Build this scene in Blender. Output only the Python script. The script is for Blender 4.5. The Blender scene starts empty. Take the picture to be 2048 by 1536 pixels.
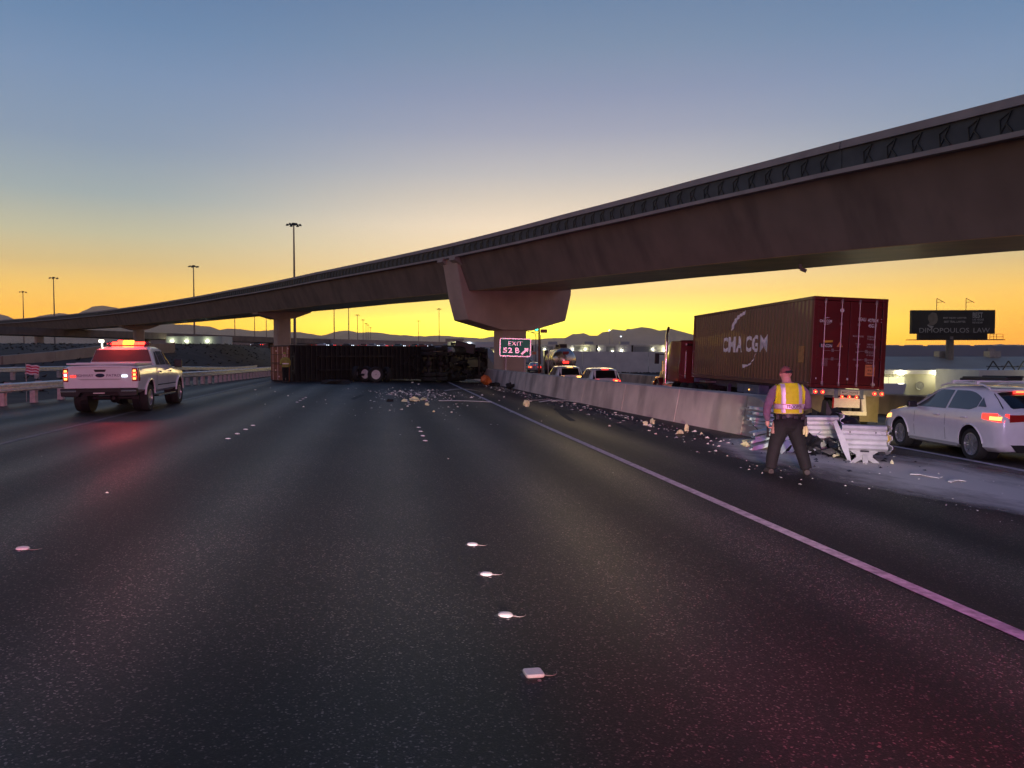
import bpy, bmesh, math, random
import numpy as np
from mathutils import Vector, Matrix

# ---------------------------------------------------------------- camera, world, light
random.seed(11)
sc = bpy.context.scene
COL = sc.collection
R = math.radians

cam_d = bpy.data.cameras.new('camera')
cam = bpy.data.objects.new('camera', cam_d)
COL.objects.link(cam)
cam.location = (0, 0, 1.72)
cam.rotation_euler = (R(90 - 2.09), 0, R(-9.45))
cam_d.sensor_width = 36
cam_d.lens = 1538 / 2048 * 36
cam_d.clip_start = 0.05
cam_d.clip_end = 40000
sc.camera = cam
sc.render.resolution_x, sc.render.resolution_y = 1024, 768

sc.view_settings.view_transform = 'Standard'
sc.view_settings.look = 'None'
sc.view_settings.gamma = 1
sc.view_settings.exposure = 0
sc.view_settings.use_curve_mapping = False
sc.cycles.use_denoising = True
sc.cycles.max_bounces = 6
sc.cycles.volume_bounces = 0
sc.cycles.sample_clamp_indirect = 3

SUN_AZ = R(14.0)          # glow stands 14 degrees to the right of the road direction


def lin(r, g, b):
    f = lambda c: (c / 255 / 12.92) if c <= 10 else ((c / 255 + .055) / 1.055) ** 2.4
    return (f(r), f(g), f(b))


def make_world():
    w = bpy.data.worlds.new('World')
    sc.world = w
    w.use_nodes = True
    nt = w.node_tree
    nt.nodes.clear()
    N = nt.nodes.new
    L = nt.links.new
    out = N('ShaderNodeOutputWorld')
    bg = N('ShaderNodeBackground')
    L(bg.outputs[0], out.inputs[0])
    tc = N('ShaderNodeTexCoord')
    sep = N('ShaderNodeSeparateXYZ')
    L(tc.outputs['Generated'], sep.inputs[0])
    asin = N('ShaderNodeMath'); asin.operation = 'ARCSINE'
    L(sep.outputs['Z'], asin.inputs[0])
    el = N('ShaderNodeMapRange')            # 0..90 degrees -> 0..1, denser near the horizon
    el.inputs['From Min'].default_value = 0
    el.inputs['From Max'].default_value = math.pi / 2
    L(asin.outputs[0], el.inputs[0])
    sq = N('ShaderNodeMath'); sq.operation = 'POWER'; sq.inputs[1].default_value = 0.5
    L(el.outputs[0], sq.inputs[0])
    # azimuth from the glow
    com = N('ShaderNodeCombineXYZ')
    L(sep.outputs['X'], com.inputs[0]); L(sep.outputs['Y'], com.inputs[1])
    nrm = N('ShaderNodeVectorMath'); nrm.operation = 'NORMALIZE'
    L(com.outputs[0], nrm.inputs[0])
    dot = N('ShaderNodeVectorMath'); dot.operation = 'DOT_PRODUCT'
    dot.inputs[1].default_value = (math.sin(SUN_AZ), math.cos(SUN_AZ), 0)
    L(nrm.outputs[0], dot.inputs[0])
    az = N('ShaderNodeMath'); az.operation = 'ARCCOSINE'
    L(dot.outputs['Value'], az.inputs[0])

    def ramp(stops):
        r = N('ShaderNodeValToRGB')
        cr = r.color_ramp
        cr.interpolation = 'EASE' if False else 'LINEAR'
        while len(cr.elements) < len(stops):
            cr.elements.new(0.5)
        for e, (deg, c, k) in zip(cr.elements, stops):
            e.position = math.sqrt(max(0, deg) / 90)
            e.color = (*[v * k for v in lin(*c)], 1)
        L(sq.outputs[0], r.inputs[0])
        return r
    # elevation in degrees, colour, brightness (the glow at the horizon is brighter than the picture can hold)
    A = ramp([(0, (255, 196, 40), 3.0), (1.2, (255, 226, 50), 3.2), (2.4, (255, 244, 80), 3.0), (3.4, (255, 236, 104), 2.1), (4.6, (253, 220, 128), 1.6),
              (6.5, (248, 216, 164), 1.38), (9.5, (236, 216, 190), 1.3), (11.5, (212, 201, 188), 1.2), (13.2, (190, 188, 190), 1.14),
              (16, (160, 166, 187), 1.08), (18.5, (142, 154, 183), 1.05), (21.5, (124, 146, 176), 1.03), (25, (106, 134, 170), 1.02), (38, (70, 98, 142), 1), (60, (46, 70, 114), 1), (90, (34, 54, 96), 1)])
    B = ramp([(0, (242, 136, 8), 2.9), (1.2, (244, 156, 14), 2.9), (2.6, (243, 178, 44), 2.5), (4.5, (238, 190, 92), 1.75), (6, (220, 192, 130), 1.35), (8, (194, 190, 160), 1.25),
              (10.5, (160, 174, 176), 1.16), (14, (136, 156, 180), 1.1), (18, (122, 148, 182), 1.06), (21, (106, 138, 176), 1.04), (25, (92, 124, 166), 1.02), (38, (60, 90, 138), 1), (60, (44, 68, 114), 1), (90, (34, 54, 96), 1)])
    Cc = ramp([(0, (124, 100, 104), 1.75), (5, (142, 112, 112), 1.75), (10, (142, 120, 124), 1.6), (18, (116, 112, 132), 1.35), (30, (80, 94, 132), 1.1), (60, (44, 66, 110), 1), (90, (34, 54, 96), 1)])
    m1 = N('ShaderNodeMapRange'); m1.interpolation_type = 'SMOOTHSTEP'
    m1.inputs['From Min'].default_value = R(3); m1.inputs['From Max'].default_value = R(33)
    L(az.outputs[0], m1.inputs[0])
    m2 = N('ShaderNodeMapRange'); m2.interpolation_type = 'SMOOTHSTEP'
    m2.inputs['From Min'].default_value = R(48); m2.inputs['From Max'].default_value = R(150)
    L(az.outputs[0], m2.inputs[0])
    x1 = N('ShaderNodeMix'); x1.data_type = 'RGBA'
    L(m1.outputs[0], x1.inputs[0]); L(A.outputs[0], x1.inputs[6]); L(B.outputs[0], x1.inputs[7])
    x2 = N('ShaderNodeMix'); x2.data_type = 'RGBA'
    L(m2.outputs[0], x2.inputs[0]); L(x1.outputs[2], x2.inputs[6]); L(Cc.outputs[0], x2.inputs[7])
    L(x2.outputs[2], bg.inputs[0])
    bg.inputs[1].default_value = 1.0


make_world()

sun_d = bpy.data.lights.new('sun', 'SUN')
sun_d.energy = 0.25
sun_d.angle = R(14)
sun_d.color = (1, .72, .36)
sun = bpy.data.objects.new('sun', sun_d)
COL.objects.link(sun)
SEL = R(1.5)
sun.rotation_euler = Vector((-math.sin(SUN_AZ) * math.cos(SEL), -math.cos(SUN_AZ) * math.cos(SEL), -math.sin(SEL))).to_track_quat('-Z', 'Y').to_euler()


def lamp(name, kind, loc, energy, color, radius=.1, target=None, spot=None, blend=.5, parent=None):
    d = bpy.data.lights.new(name, kind)
    d.energy = energy
    d.color = color
    d.shadow_soft_size = radius
    if kind == 'SPOT':
        d.spot_size = R(spot)
        d.spot_blend = blend
    o = bpy.data.objects.new(name, d)
    COL.objects.link(o)
    o.location = loc
    if target is not None:
        o.rotation_euler = (Vector(target) - Vector(loc)).to_track_quat('-Z', 'Y').to_euler()
    if parent:
        o.parent = parent
    return o


# the patrol car the picture was taken from stands behind the camera with its roof lamps flashing
# (a roof bar throws its light flat, over the bonnet: wide beams, low cut-off)
for nm_, x_, p_, c_, t_ in (('patrol_lamp_red', -.6, 4000, (1, .05, .16), (-4.0, 20, 1.9)), ('patrol_lamp_blue', .7, 1700, (.66, .30, 1), (3.2, 20, 2.1)), ('patrol_lamp_white', .1, 2000, (1, .93, .80), (4.5, 20, 1.6))):
    lamp(nm_, 'SPOT', (x_, -4.0, 2.05), p_, c_, .12, t_, 30, .8).scale = (4, 1, 1)
lamp('patrol_low_beam', 'SPOT', (.2, -2.4, .78), 6500, (1, .92, .80), .10, (3.2, 18, -.42), 7.4, .6).scale = (9, 1, 1)
lamp('patrol_strobe_red', 'SPOT', (1.2, -3.6, 1.9), 5200, (1, .02, .10), .08, (2.6, 4.3, -.1), 30, 1.0)
lamp('patrol_strobe_violet', 'SPOT', (1.5, -3.6, 1.9), 1500, (.6, .15, 1), .08, (5.6, 5.8, -.1), 30, 1.0)

# ---------------------------------------------------------------- helpers


class MB:
    """collects shapes, builds ONE mesh object"""
    def __init__(s):
        s.v = []; s.f = []; s.m = []; s.mi = 0

    def add(s, vs, fs, mi=None):
        o = len(s.v)
        s.v += [tuple(v) for v in vs]
        for f in fs:
            s.f.append(tuple(i + o for i in f)); s.m.append(s.mi if mi is None else mi)
        return s

    def box(s, c, d, rot=None, mi=None, top=1.0):
        x, y, z = (k / 2 for k in d)
        vs = [Vector((a * x * (top if q > 0 else 1), b * y * (top if q > 0 else 1), q * z)) for q in (-1, 1) for a, b in ((-1, -1), (1, -1), (1, 1), (-1, 1))]
        if rot is not None:
            vs = [rot @ v for v in vs]
        c = Vector(c)
        return s.add([v + c for v in vs], [(3, 2, 1, 0), (4, 5, 6, 7), (0, 1, 5, 4), (1, 2, 6, 5), (2, 3, 7, 6), (3, 0, 4, 7)], mi)

    def beam(s, p0, p1, w, h, up=(0, 0, 1), mi=None):
        p0, p1 = Vector(p0), Vector(p1)
        d = p1 - p0; L = d.length; d.normalize()
        up = Vector(up)
        if abs(d.dot(up)) > .99:
            up = Vector((1, 0, 0))
        sd = d.cross(up).normalized(); u = sd.cross(d)
        rot = Matrix((sd, d, u)).transposed()
        return s.box((p0 + p1) / 2, (w, L, h), rot, mi)

    def cyl(s, p0, p1, r0, r1=None, n=12, mi=None, caps=True):
        r1 = r0 if r1 is None else r1
        p0, p1 = Vector(p0), Vector(p1)
        d = (p1 - p0).normalized()
        a = d.orthogonal().normalized(); b = d.cross(a)
        vs = []
        for p, r in ((p0, r0), (p1, r1)):
            for k in range(n):
                t = 2 * math.pi * k / n
                vs.append(p + (a * math.cos(t) + b * math.sin(t)) * r)
        fs = [(k, (k + 1) % n, n + (k + 1) % n, n + k) for k in range(n)]
        if caps:
            fs += [tuple(range(n - 1, -1, -1)), tuple(range(n, 2 * n))]
        return s.add(vs, fs, mi)

    def tube(s, pts, r, n=8, mi=None):
        pts = [Vector(p) for p in pts]
        rs = r if isinstance(r, (list, tuple)) else [r] * len(pts)
        vs = []; prev = None
        for i, p in enumerate(pts):
            d = (pts[min(i + 1, len(pts) - 1)] - pts[max(i - 1, 0)]).normalized()
            if prev is None:
                a = d.orthogonal().normalized()
            else:
                a = (prev - d * prev.dot(d)).normalized()
            prev = a
            b = d.cross(a)
            for k in range(n):
                t = 2 * math.pi * k / n
                vs.append(p + (a * math.cos(t) + b * math.sin(t)) * rs[i])
        fs = []
        for i in range(len(pts) - 1):
            for k in range(n):
                fs.append((i * n + k, i * n + (k + 1) % n, (i + 1) * n + (k + 1) % n, (i + 1) * n + k))
        fs += [tuple(range(n - 1, -1, -1)), tuple(range((len(pts) - 1) * n, len(pts) * n))]
        return s.add(vs, fs, mi)

    def lathe(s, prof, o=(0, 0, 0), axis=(1, 0, 0), n=24, mi=None, closed=False):
        o = Vector(o); ax = Vector(axis).normalized()
        a = ax.orthogonal().normalized(); b = ax.cross(a)
        vs = []
        for r, h in prof:
            for k in range(n):
                t = 2 * math.pi * k / n
                vs.append(o + ax * h + (a * math.cos(t) + b * math.sin(t)) * r)
        m = len(prof)
        fs = []
        for i in range(m if closed else m - 1):
            j = (i + 1) % m
            for k in range(n):
                fs.append((i * n + k, i * n + (k + 1) % n, j * n + (k + 1) % n, j * n + k))
        if not closed:
            if prof[0][0] > 1e-6:
                fs.append(tuple(range(n - 1, -1, -1)))
            if prof[-1][0] > 1e-6:
                fs.append(tuple(range((m - 1) * n, m * n)))
        return s.add(vs, fs, mi)

    def prism(s, poly, o, U, V, W, mi=None):
        o, U, V, W = Vector(o), Vector(U), Vector(V), Vector(W)
        n = len(poly)
        vs = [o + U * a + V * b for a, b in poly] + [o + U * a + V * b + W for a, b in poly]
        fs = [tuple(range(n - 1, -1, -1)), tuple(range(n, 2 * n))] + [(k, (k + 1) % n, n + (k + 1) % n, n + k) for k in range(n)]
        return s.add(vs, fs, mi)

    def sweep(s, rings, mi=None, caps=True):
        n = len(rings[0])
        vs = [p for r in rings for p in r]
        fs = []
        for i in range(len(rings) - 1):
            for k in range(n):
                fs.append((i * n + k, i * n + (k + 1) % n, (i + 1) * n + (k + 1) % n, (i + 1) * n + k))
        if caps:
            fs += [tuple(range(n - 1, -1, -1)), tuple(range((len(rings) - 1) * n, len(rings) * n))]
        return s.add(vs, fs, mi)

    def grid(s, rows, mi=None):
        n = len(rows[0])
        vs = [p for r in rows for p in r]
        fs = [(i * n + k, i * n + k + 1, (i + 1) * n + k + 1, (i + 1) * n + k) for i in range(len(rows) - 1) for k in range(n - 1)]
        return s.add(vs, fs, mi)

    def mesh(s, name, mats, smooth=None, fix=True):
        me = bpy.data.meshes.new(name)
        me.from_pydata([tuple(v) for v in s.v], [], s.f)
        for m in (mats if isinstance(mats, (list, tuple)) else [mats] if mats else []):
            me.materials.append(m)
        me.polygons.foreach_set('material_index', s.m)
        if fix:
            bm = bmesh.new(); bm.from_mesh(me)
            bmesh.ops.recalc_face_normals(bm, faces=bm.faces)
            bm.to_mesh(me); bm.free()
        if smooth is not None:
            me.polygons.foreach_set('use_smooth', [True] * len(me.polygons))
            if smooth < 180:
                me.set_sharp_from_angle(angle=R(smooth))
        me.update()
        return me

    def build(s, name, mats, parent=None, smooth=None, bevel=0, M=None, fix=True):
        return obj(name, s.mesh(name, mats, smooth, fix), parent, M, bevel)


def obj(name, me, parent=None, M=None, bevel=0):
    o = bpy.data.objects.new(name, me)
    COL.objects.link(o)
    if parent is not None:
        o.parent = parent
    if M is not None:
        o.matrix_local = M
    if bevel:
        b = o.modifiers.new('bevel', 'BEVEL')
        b.width = bevel; b.segments = 2; b.limit_method = 'ANGLE'; b.angle_limit = R(40)
    return o


def tag(o, label, cat, group=None):
    o['label'] = label; o['category'] = cat
    if group:
        o['group'] = group
    return o


def kind(o, k='structure', label=None):
    o['kind'] = k
    if label:
        o['label'] = label
    return o


def thing(name, label, cat, M=None, group=None):
    o = bpy.data.objects.new(name, None)
    o.empty_display_size = .2
    COL.objects.link(o)
    if M is not None:
        o.matrix_world = M
    return tag(o, label, cat, group)


def copy_tree(o, parent=None, M=None, label=None):
    c = o.copy(); COL.objects.link(c)
    c.parent = parent
    if parent is None and M is not None:
        c.matrix_world = M
    if label:
        c['label'] = label
    for ch in list(o.children):
        if ch.type != 'LIGHT':
            copy_tree(ch, c)
    return c


def TR(x, y, z, rz=0, rx=0, ry=0):
    return Matrix.Translation((x, y, z)) @ Matrix.Rotation(R(rz), 4, 'Z') @ Matrix.Rotation(R(ry), 4, 'Y') @ Matrix.Rotation(R(rx), 4, 'X')


def realise(o):
    """mesh of o with its modifiers applied; o removed"""
    dg = bpy.context.evaluated_depsgraph_get()
    me = bpy.data.meshes.new_from_object(o.evaluated_get(dg))
    bpy.data.objects.remove(o)
    return me


def text_mesh(s, w, h, bold=0.0, res=3, spc=1.0):
    cu = bpy.data.curves.new('txt', 'FONT')
    cu.body = s; cu.size = 1; cu.space_character = spc; cu.offset = bold; cu.resolution_u = res
    o = bpy.data.objects.new('txt', cu); COL.objects.link(o)
    bpy.context.view_layer.update()
    me = realise(o)
    bpy.data.curves.remove(cu)
    co = np.empty(len(me.vertices) * 3); me.vertices.foreach_get('co', co); co = co.reshape(-1, 3)
    lo, hi = co.min(0), co.max(0)
    co[:, 0] = (co[:, 0] - (lo[0] + hi[0]) / 2) * (w / (hi[0] - lo[0]))
    co[:, 1] = (co[:, 1] - (lo[1] + hi[1]) / 2) * (h / (hi[1] - lo[1]))
    co[:, 2] = 0
    me.vertices.foreach_set('co', co.ravel()); me.update()
    return me


def text(name, s, w, h, M, m, parent, bold=0.0):
    me = text_mesh(s, w, h, bold)
    me.materials.clear(); me.materials.append(m)
    return obj(name, me, parent, M)


def FACE(o, right, up):
    """local frame whose XY plane is spanned by right/up, at o"""
    r, u = Vector(right).normalized(), Vector(up).normalized()
    n = r.cross(u)
    m = Matrix((r, u, n)).transposed().to_4x4()
    m.translation = Vector(o)
    return m


# ---------------------------------------------------------------- materials
def mat(name, col, rough=.6, metal=0, var=.18, scale=6, bump=0, bscale=60, emis=None, es=0, spec=.5, coat=0, dirt=None, alpha=1, trans=0, detail=4, streak=1):
    m = bpy.data.materials.new(name)
    m.use_nodes = True
    nt = m.node_tree; N = nt.nodes.new; L = nt.links.new
    p = nt.nodes['Principled BSDF']
    p.inputs['Roughness'].default_value = rough
    p.inputs['Metallic'].default_value = metal
    p.inputs['Specular IOR Level'].default_value = spec
    p.inputs['Coat Weight'].default_value = coat
    p.inputs['Transmission Weight'].default_value = trans
    p.inputs['Alpha'].default_value = alpha
    tc = N('ShaderNodeTexCoord')
    if var:
        n = N('ShaderNodeTexNoise'); n.inputs['Scale'].default_value = scale; n.inputs['Detail'].default_value = detail
        L(tc.outputs['Object'], n.inputs[0])
        r = N('ShaderNodeMapRange')
        r.inputs['From Min'].default_value = .3; r.inputs['From Max'].default_value = .7
        r.inputs['To Min'].default_value = 1 - var; r.inputs['To Max'].default_value = 1 + var
        L(n.outputs['Fac'], r.inputs[0])
        mx = N('ShaderNodeMix'); mx.data_type = 'RGBA'; mx.blend_type = 'MULTIPLY'; mx.inputs[0].default_value = 1
        mx.inputs[6].default_value = (*col, 1)
        L(r.outputs[0], mx.inputs[7])
        src = mx.outputs[2]
        if dirt:
            n2 = N('ShaderNodeTexNoise'); n2.inputs['Scale'].default_value = dirt[1]; n2.inputs['Detail'].default_value = 6
            mp = N('ShaderNodeMapping'); mp.inputs['Scale'].default_value = (1, 1, streak); L(tc.outputs['Object'], mp.inputs[0]); L(mp.outputs[0], n2.inputs[0])
            r2 = N('ShaderNodeMapRange'); r2.inputs['From Min'].default_value = .48; r2.inputs['From Max'].default_value = .72
            r2.inputs['To Max'].default_value = dirt[2]
            L(n2.outputs['Fac'], r2.inputs[0])
            m2 = N('ShaderNodeMix'); m2.data_type = 'RGBA'
            L(r2.outputs[0], m2.inputs[0]); L(src, m2.inputs[6]); m2.inputs[7].default_value = (*dirt[0], 1)
            src = m2.outputs[2]
        L(src, p.inputs['Base Color'])
    else:
        p.inputs['Base Color'].default_value = (*col, 1)
    if bump:
        n = N('ShaderNodeTexNoise'); n.inputs['Scale'].default_value = bscale; n.inputs['Detail'].default_value = 5
        L(tc.outputs['Object'], n.inputs[0])
        b = N('ShaderNodeBump'); b.inputs['Strength'].default_value = bump; b.inputs['Distance'].default_value = .02
        L(n.outputs['Fac'], b.inputs['Height']); L(b.outputs[0], p.inputs['Normal'])
    if emis:
        p.inputs['Emission Color'].default_value = (*emis, 1)
        p.inputs['Emission Strength'].default_value = es
    return m


def glow(name, col, s):
    return mat(name, (.02, .02, .02), .4, var=0, emis=col, es=s)


MT = dict(
    conc_pier_lit=mat('lit_pier_concrete', (.58, .44, .37), .85, var=.12, scale=.7, bump=.15, bscale=30, dirt=((.40, .30, .25), .5, .5), streak=.3),  # brighter copy of the concrete: light falling on the pier put into the colour
    conc=mat('bridge_concrete', (.215, .165, .14), .85, var=.12, scale=.7, bump=.15, bscale=30, dirt=((.12, .092, .082), .7, .75), streak=.12),
    soffit=mat('smooth_sunset_tinted_soffit', (.42, .25, .12), .42, var=.25, scale=.5, spec=.6),  # golden horizon glow on the underside put into this base colour
    conc_light=mat('pale_concrete', (.40, .36, .34), .85, var=.12, scale=1.2, bump=.15, bscale=30),
    conc_dark=mat('dark_bridge_panel', (.085, .10, .105), .8, var=.2, scale=1.5),
    barrier=mat('barrier_concrete', (.66, .56, .49), .85, var=.14, scale=1.3, bump=.2, bscale=25, dirt=((.20, .165, .15), .75, .85), streak=.4),
    steel=mat('galvanised_steel', (.74, .74, .73), .38, .55, var=.15, scale=5, bump=.05, bscale=12),
    steel_dull=mat('dull_steel', (.36, .36, .36), .5, .7, var=.2, scale=6),
    post=mat('weathered_wood_post', (.58, .48, .47), .85, var=.2, scale=8),
    black=mat('black_plastic', (.018, .018, .02), .45, var=0),
    rubber=mat('tyre_rubber', (.018, .018, .018), .8, var=.2, scale=20, bump=.2, bscale=40),
    chrome=mat('chrome', (.8, .8, .8), .12, 1, var=0),
    alloy=mat('alloy_wheel', (.62, .62, .64), .28, .85, var=.08),
    white_paint=mat('white_car_paint', (.80, .80, .81), .22, var=.03, coat=.6),
    silver=mat('silver_paint', (.50, .50, .50), .35, .3, var=.04, coat=.4),
    dark_paint=mat('dark_car_paint', (.04, .042, .05), .3, var=.03, coat=.6),
    glass=mat('dark_glass', (.012, .014, .016), .06, var=0, spec=.6),
    tint=mat('grey_window_glass', (.10, .125, .13), .08, var=0, spec=.7),
    red_lens=mat('red_lens', (.35, .012, .012), .2, var=0, coat=.5),
    tail=glow('lit_tail_lamp', (1, .03, .02), 3.2),
    tail_hot=glow('hot_tail_lamp', (1, .42, .10), 3.2),
    amber=glow('amber_lamp', (1, .42, .10), 3.0),
    white_lamp=glow('white_lamp', (1, .93, .72), 6),
    cold_lamp=glow('cold_lamp', (.75, .86, 1), 4),
    red_hot=glow('light_bar_red', (1, .025, .012), 12),
    bar_core=glow('light_bar_core', (1, .40, .04), 3.4),
    green_lamp=glow('green_signal', (.05, 1, .55), 6),
    plate=mat('licence_plate', (.66, .62, .60), .5, var=.1, scale=40),
)

# ---------------------------------------------------------------- ground heights


def gz(x, y):
    """height of the pavement: cross fall to the right, ramp dipping away behind the gore"""
    z = -0.043 * min(x, 7) if x > -3 else .129 - .012 * min(-3 - x, 9)
    t = min(max((x - 9.5) / 2.5, 0), 1)
    return z - t * min(max(0, .02 * (y - 12)), .4)


def sstep(a, b, v):
    t = min(max((v - a) / (b - a), 0), 1)
    return t * t * (3 - 2 * t)


def terr(x, y):
    d = math.hypot(x, y)
    if y > -40:
        z = gz(min(max(x, -14), 22), min(y, 150))
    else:
        z = gz(min(max(x, -14), 22), -40)
    z -= .05
    if x < -13:
        z -= .15 * sstep(-13, -15, x) * 1.0
        z += 4.0 * sstep(18, 150, y) * sstep(-14, -28, x)
    if x > 21:
        z -= 1.65 * sstep(21, 30, x) * (1 - sstep(100, 130, y) * .6)
    f = sstep(160, 420, d)
    return z * (1 - f) - 2.0 * f


def asphalt():
    m = bpy.data.materials.new('asphalt')
    m.use_nodes = True
    nt = m.node_tree; N = nt.nodes.new; L = nt.links.new
    p = nt.nodes['Principled BSDF']
    tc = N('ShaderNodeTexCoord')
    # aggregate
    vo = N('ShaderNodeTexVoronoi'); vo.inputs['Scale'].default_value = 100
    L(tc.outputs['Object'], vo.inputs[0])
    gs = N('ShaderNodeSeparateColor'); L(vo.outputs['Color'], gs.inputs[0])
    gr = N('ShaderNodeValToRGB')
    gr.color_ramp.elements[0].position = .0; gr.color_ramp.elements[0].color = (.25, .25, .25, 1)
    gr.color_ramp.elements[1].position = 1; gr.color_ramp.elements[1].color = (10, 10, 10, 1)
    e = gr.color_ramp.elements.new(.72); e.color = (.75, .75, .75, 1)
    e = gr.color_ramp.elements.new(.92); e.color = (2.0, 2.0, 2.0, 1)
    L(gs.outputs[0], gr.inputs[0])
    # long worn streaks along the road
    mp = N('ShaderNodeMapping'); mp.inputs['Scale'].default_value = (1.1, .035, 1)
    L(tc.outputs['Object'], mp.inputs[0])
    n1 = N('ShaderNodeTexNoise'); n1.inputs['Scale'].default_value = 1.3; n1.inputs['Detail'].default_value = 5
    L(mp.outputs[0], n1.inputs[0])
    r1 = N('ShaderNodeMapRange'); r1.inputs['From Min'].default_value = .3; r1.inputs['From Max'].default_value = .7
    r1.inputs['To Min'].default_value = .55; r1.inputs['To Max'].default_value = 1.5
    L(n1.outputs['Fac'], r1.inputs[0])
    # wheel paths polished pale, oily strips between them
    sx = N('ShaderNodeSeparateXYZ'); L(tc.outputs['Object'], sx.inputs[0])
    wob = N('ShaderNodeTexNoise'); wob.inputs['Scale'].default_value = .12; wob.inputs['Detail'].default_value = 2
    L(tc.outputs['Object'], wob.inputs[0])
    wa = N('ShaderNodeMath'); wa.operation = 'MULTIPLY_ADD'; wa.inputs[1].default_value = .5; L(wob.outputs['Fac'], wa.inputs[0]); L(sx.outputs['X'], wa.inputs[2])
    ph = N('ShaderNodeMath'); ph.operation = 'MULTIPLY_ADD'; ph.inputs[1].default_value = 2 * math.pi / 1.78; ph.inputs[2].default_value = -(.39) * 2 * math.pi / 1.78
    L(wa.outputs[0], ph.inputs[0])
    cs = N('ShaderNodeMath'); cs.operation = 'COSINE'; L(ph.outputs[0], cs.inputs[0])
    rb_ = N('ShaderNodeMapRange'); rb_.inputs['From Min'].default_value = -1; rb_.inputs['To Min'].default_value = .68; rb_.inputs['To Max'].default_value = 1.32
    L(cs.outputs[0], rb_.inputs[0])
    rr_ = N('ShaderNodeMapRange'); rr_.inputs['From Min'].default_value = -1; rr_.inputs['To Min'].default_value = .60; rr_.inputs['To Max'].default_value = .50
    L(cs.outputs[0], rr_.inputs[0]); L(rr_.outputs[0], p.inputs['Roughness'])
    # patchy noise
    n2 = N('ShaderNodeTexNoise'); n2.inputs['Scale'].default_value = .55; n2.inputs['Detail'].default_value = 6
    L(tc.outputs['Object'], n2.inputs[0])
    r2 = N('ShaderNodeMapRange'); r2.inputs['From Min'].default_value = .3; r2.inputs['From Max'].default_value = .7
    r2.inputs['To Min'].default_value = .7; r2.inputs['To Max'].default_value = 1.25
    L(n2.outputs['Fac'], r2.inputs[0])
    mu = N('ShaderNodeMath'); mu.operation = 'MULTIPLY'; L(r1.outputs[0], mu.inputs[0]); L(r2.outputs[0], mu.inputs[1])
    mu2 = N('ShaderNodeMath'); mu2.operation = 'MULTIPLY'; L(mu.outputs[0], mu2.inputs[0]); L(rb_.outputs[0], mu2.inputs[1]); mu = mu2
    a = N('ShaderNodeMix'); a.data_type = 'RGBA'; a.blend_type = 'MULTIPLY'; a.inputs[0].default_value = 1
    a.inputs[6].default_value = (.030, .0225, .0195, 1)
    L(gr.outputs[0], a.inputs[7])
    b = N('ShaderNodeMix'); b.data_type = 'RGBA'; b.blend_type = 'MULTIPLY'; b.inputs[0].default_value = 1
    L(a.outputs[2], b.inputs[6]); L(mu.outputs[0], b.inputs[7])
    L(b.outputs[2], p.inputs['Base Color'])
    p.inputs['Specular IOR Level'].default_value = .42
    p.inputs['Specular Tint'].default_value = (1, .86, .78, 1)
    n3 = N('ShaderNodeTexNoise'); n3.inputs['Scale'].default_value = 120; n3.inputs['Detail'].default_value = 3
    L(tc.outputs['Object'], n3.inputs[0])
    bu = N('ShaderNodeBump'); bu.inputs['Strength'].default_value = .22; bu.inputs['Distance'].default_value = .012
    L(n3.outputs['Fac'], bu.inputs['Height']); L(bu.outputs[0], p.inputs['Normal'])
    return m


MT['asphalt'] = asphalt()
MT['soil'] = mat('dark_desert_soil', (.06, .046, .045), .95, var=.35, scale=.4, bump=.4, bscale=6, dirt=((.035, .028, .028), .15, .6))
MT['line'] = mat('worn_white_line', (.62, .56, .58), .7, var=.25, scale=14, dirt=((.16, .14, .15), 9, .55))
MT['line_faint'] = mat('faded_line', (.22, .18, .17), .6, var=.3, scale=10, dirt=((.05, .047, .047), 3, .9))


def axis_steps(lo, hi, core_lo, core_hi, step, grow=1.35):
    a = list(np.arange(core_lo, core_hi + 1e-6, step))
    d = step; v = a[-1]
    while v < hi:
        d *= grow; v += d; a.append(min(v, hi))
    d = step; v = a[0]
    while v > lo:
        d *= grow; v -= d; a.insert(0, max(v, lo))
    return a


xs_ = axis_steps(-11000, 11000, -60, 70, 2.5)
ys_ = axis_steps(-3000, 11000, -45, 180, 3)
mb = MB()
mb.grid([[(x, y, terr(x, y) + (random.uniform(-.06, .06) if (x < -12 or x > 24) and y > 0 else 0)) for x in xs_] for y in ys_])
kind(mb.build('ground', MT['soil'], smooth=180))

mb = MB()
rx = list(np.arange(-13, 21.5, 1)) + [21.4]
ry = [-40, -30, -20, -12] + list(np.arange(-8, 60, 1.5)) + list(np.arange(60, 165, 5))
mb.grid([[(x, y, gz(x, y)) for x in rx] for y in ry])
kind(mb.build('freeway_pavement', MT['asphalt'], smooth=180))


def strip(name, pts, w, m, lift=.005):
    """painted line laid on the pavement along (x,y) points"""
    q = []
    for (x0, y0), (x1, y1) in zip(pts, pts[1:]):
        k = max(1, int(math.hypot(x1 - x0, y1 - y0) / .75))
        q += [(x0 + (x1 - x0) * i / k, y0 + (y1 - y0) * i / k) for i in range(k)]
    q.append(pts[-1])
    rows = []
    for i, (x, y) in enumerate(q):
        a, b = q[max(i - 1, 0)], q[min(i + 1, len(q) - 1)]
        tx, ty = b[0] - a[0], b[1] - a[1]; l = math.hypot(tx, ty)
        nx, ny = ty / l * w / 2, -tx / l * w / 2
        rows.append([(x - nx, y - ny, gz(x - nx, y - ny) + lift), (x + nx, y + ny, gz(x + nx, y + ny) + lift)])
    return kind(MB().grid(rows).build(name, m, fix=False))


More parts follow.
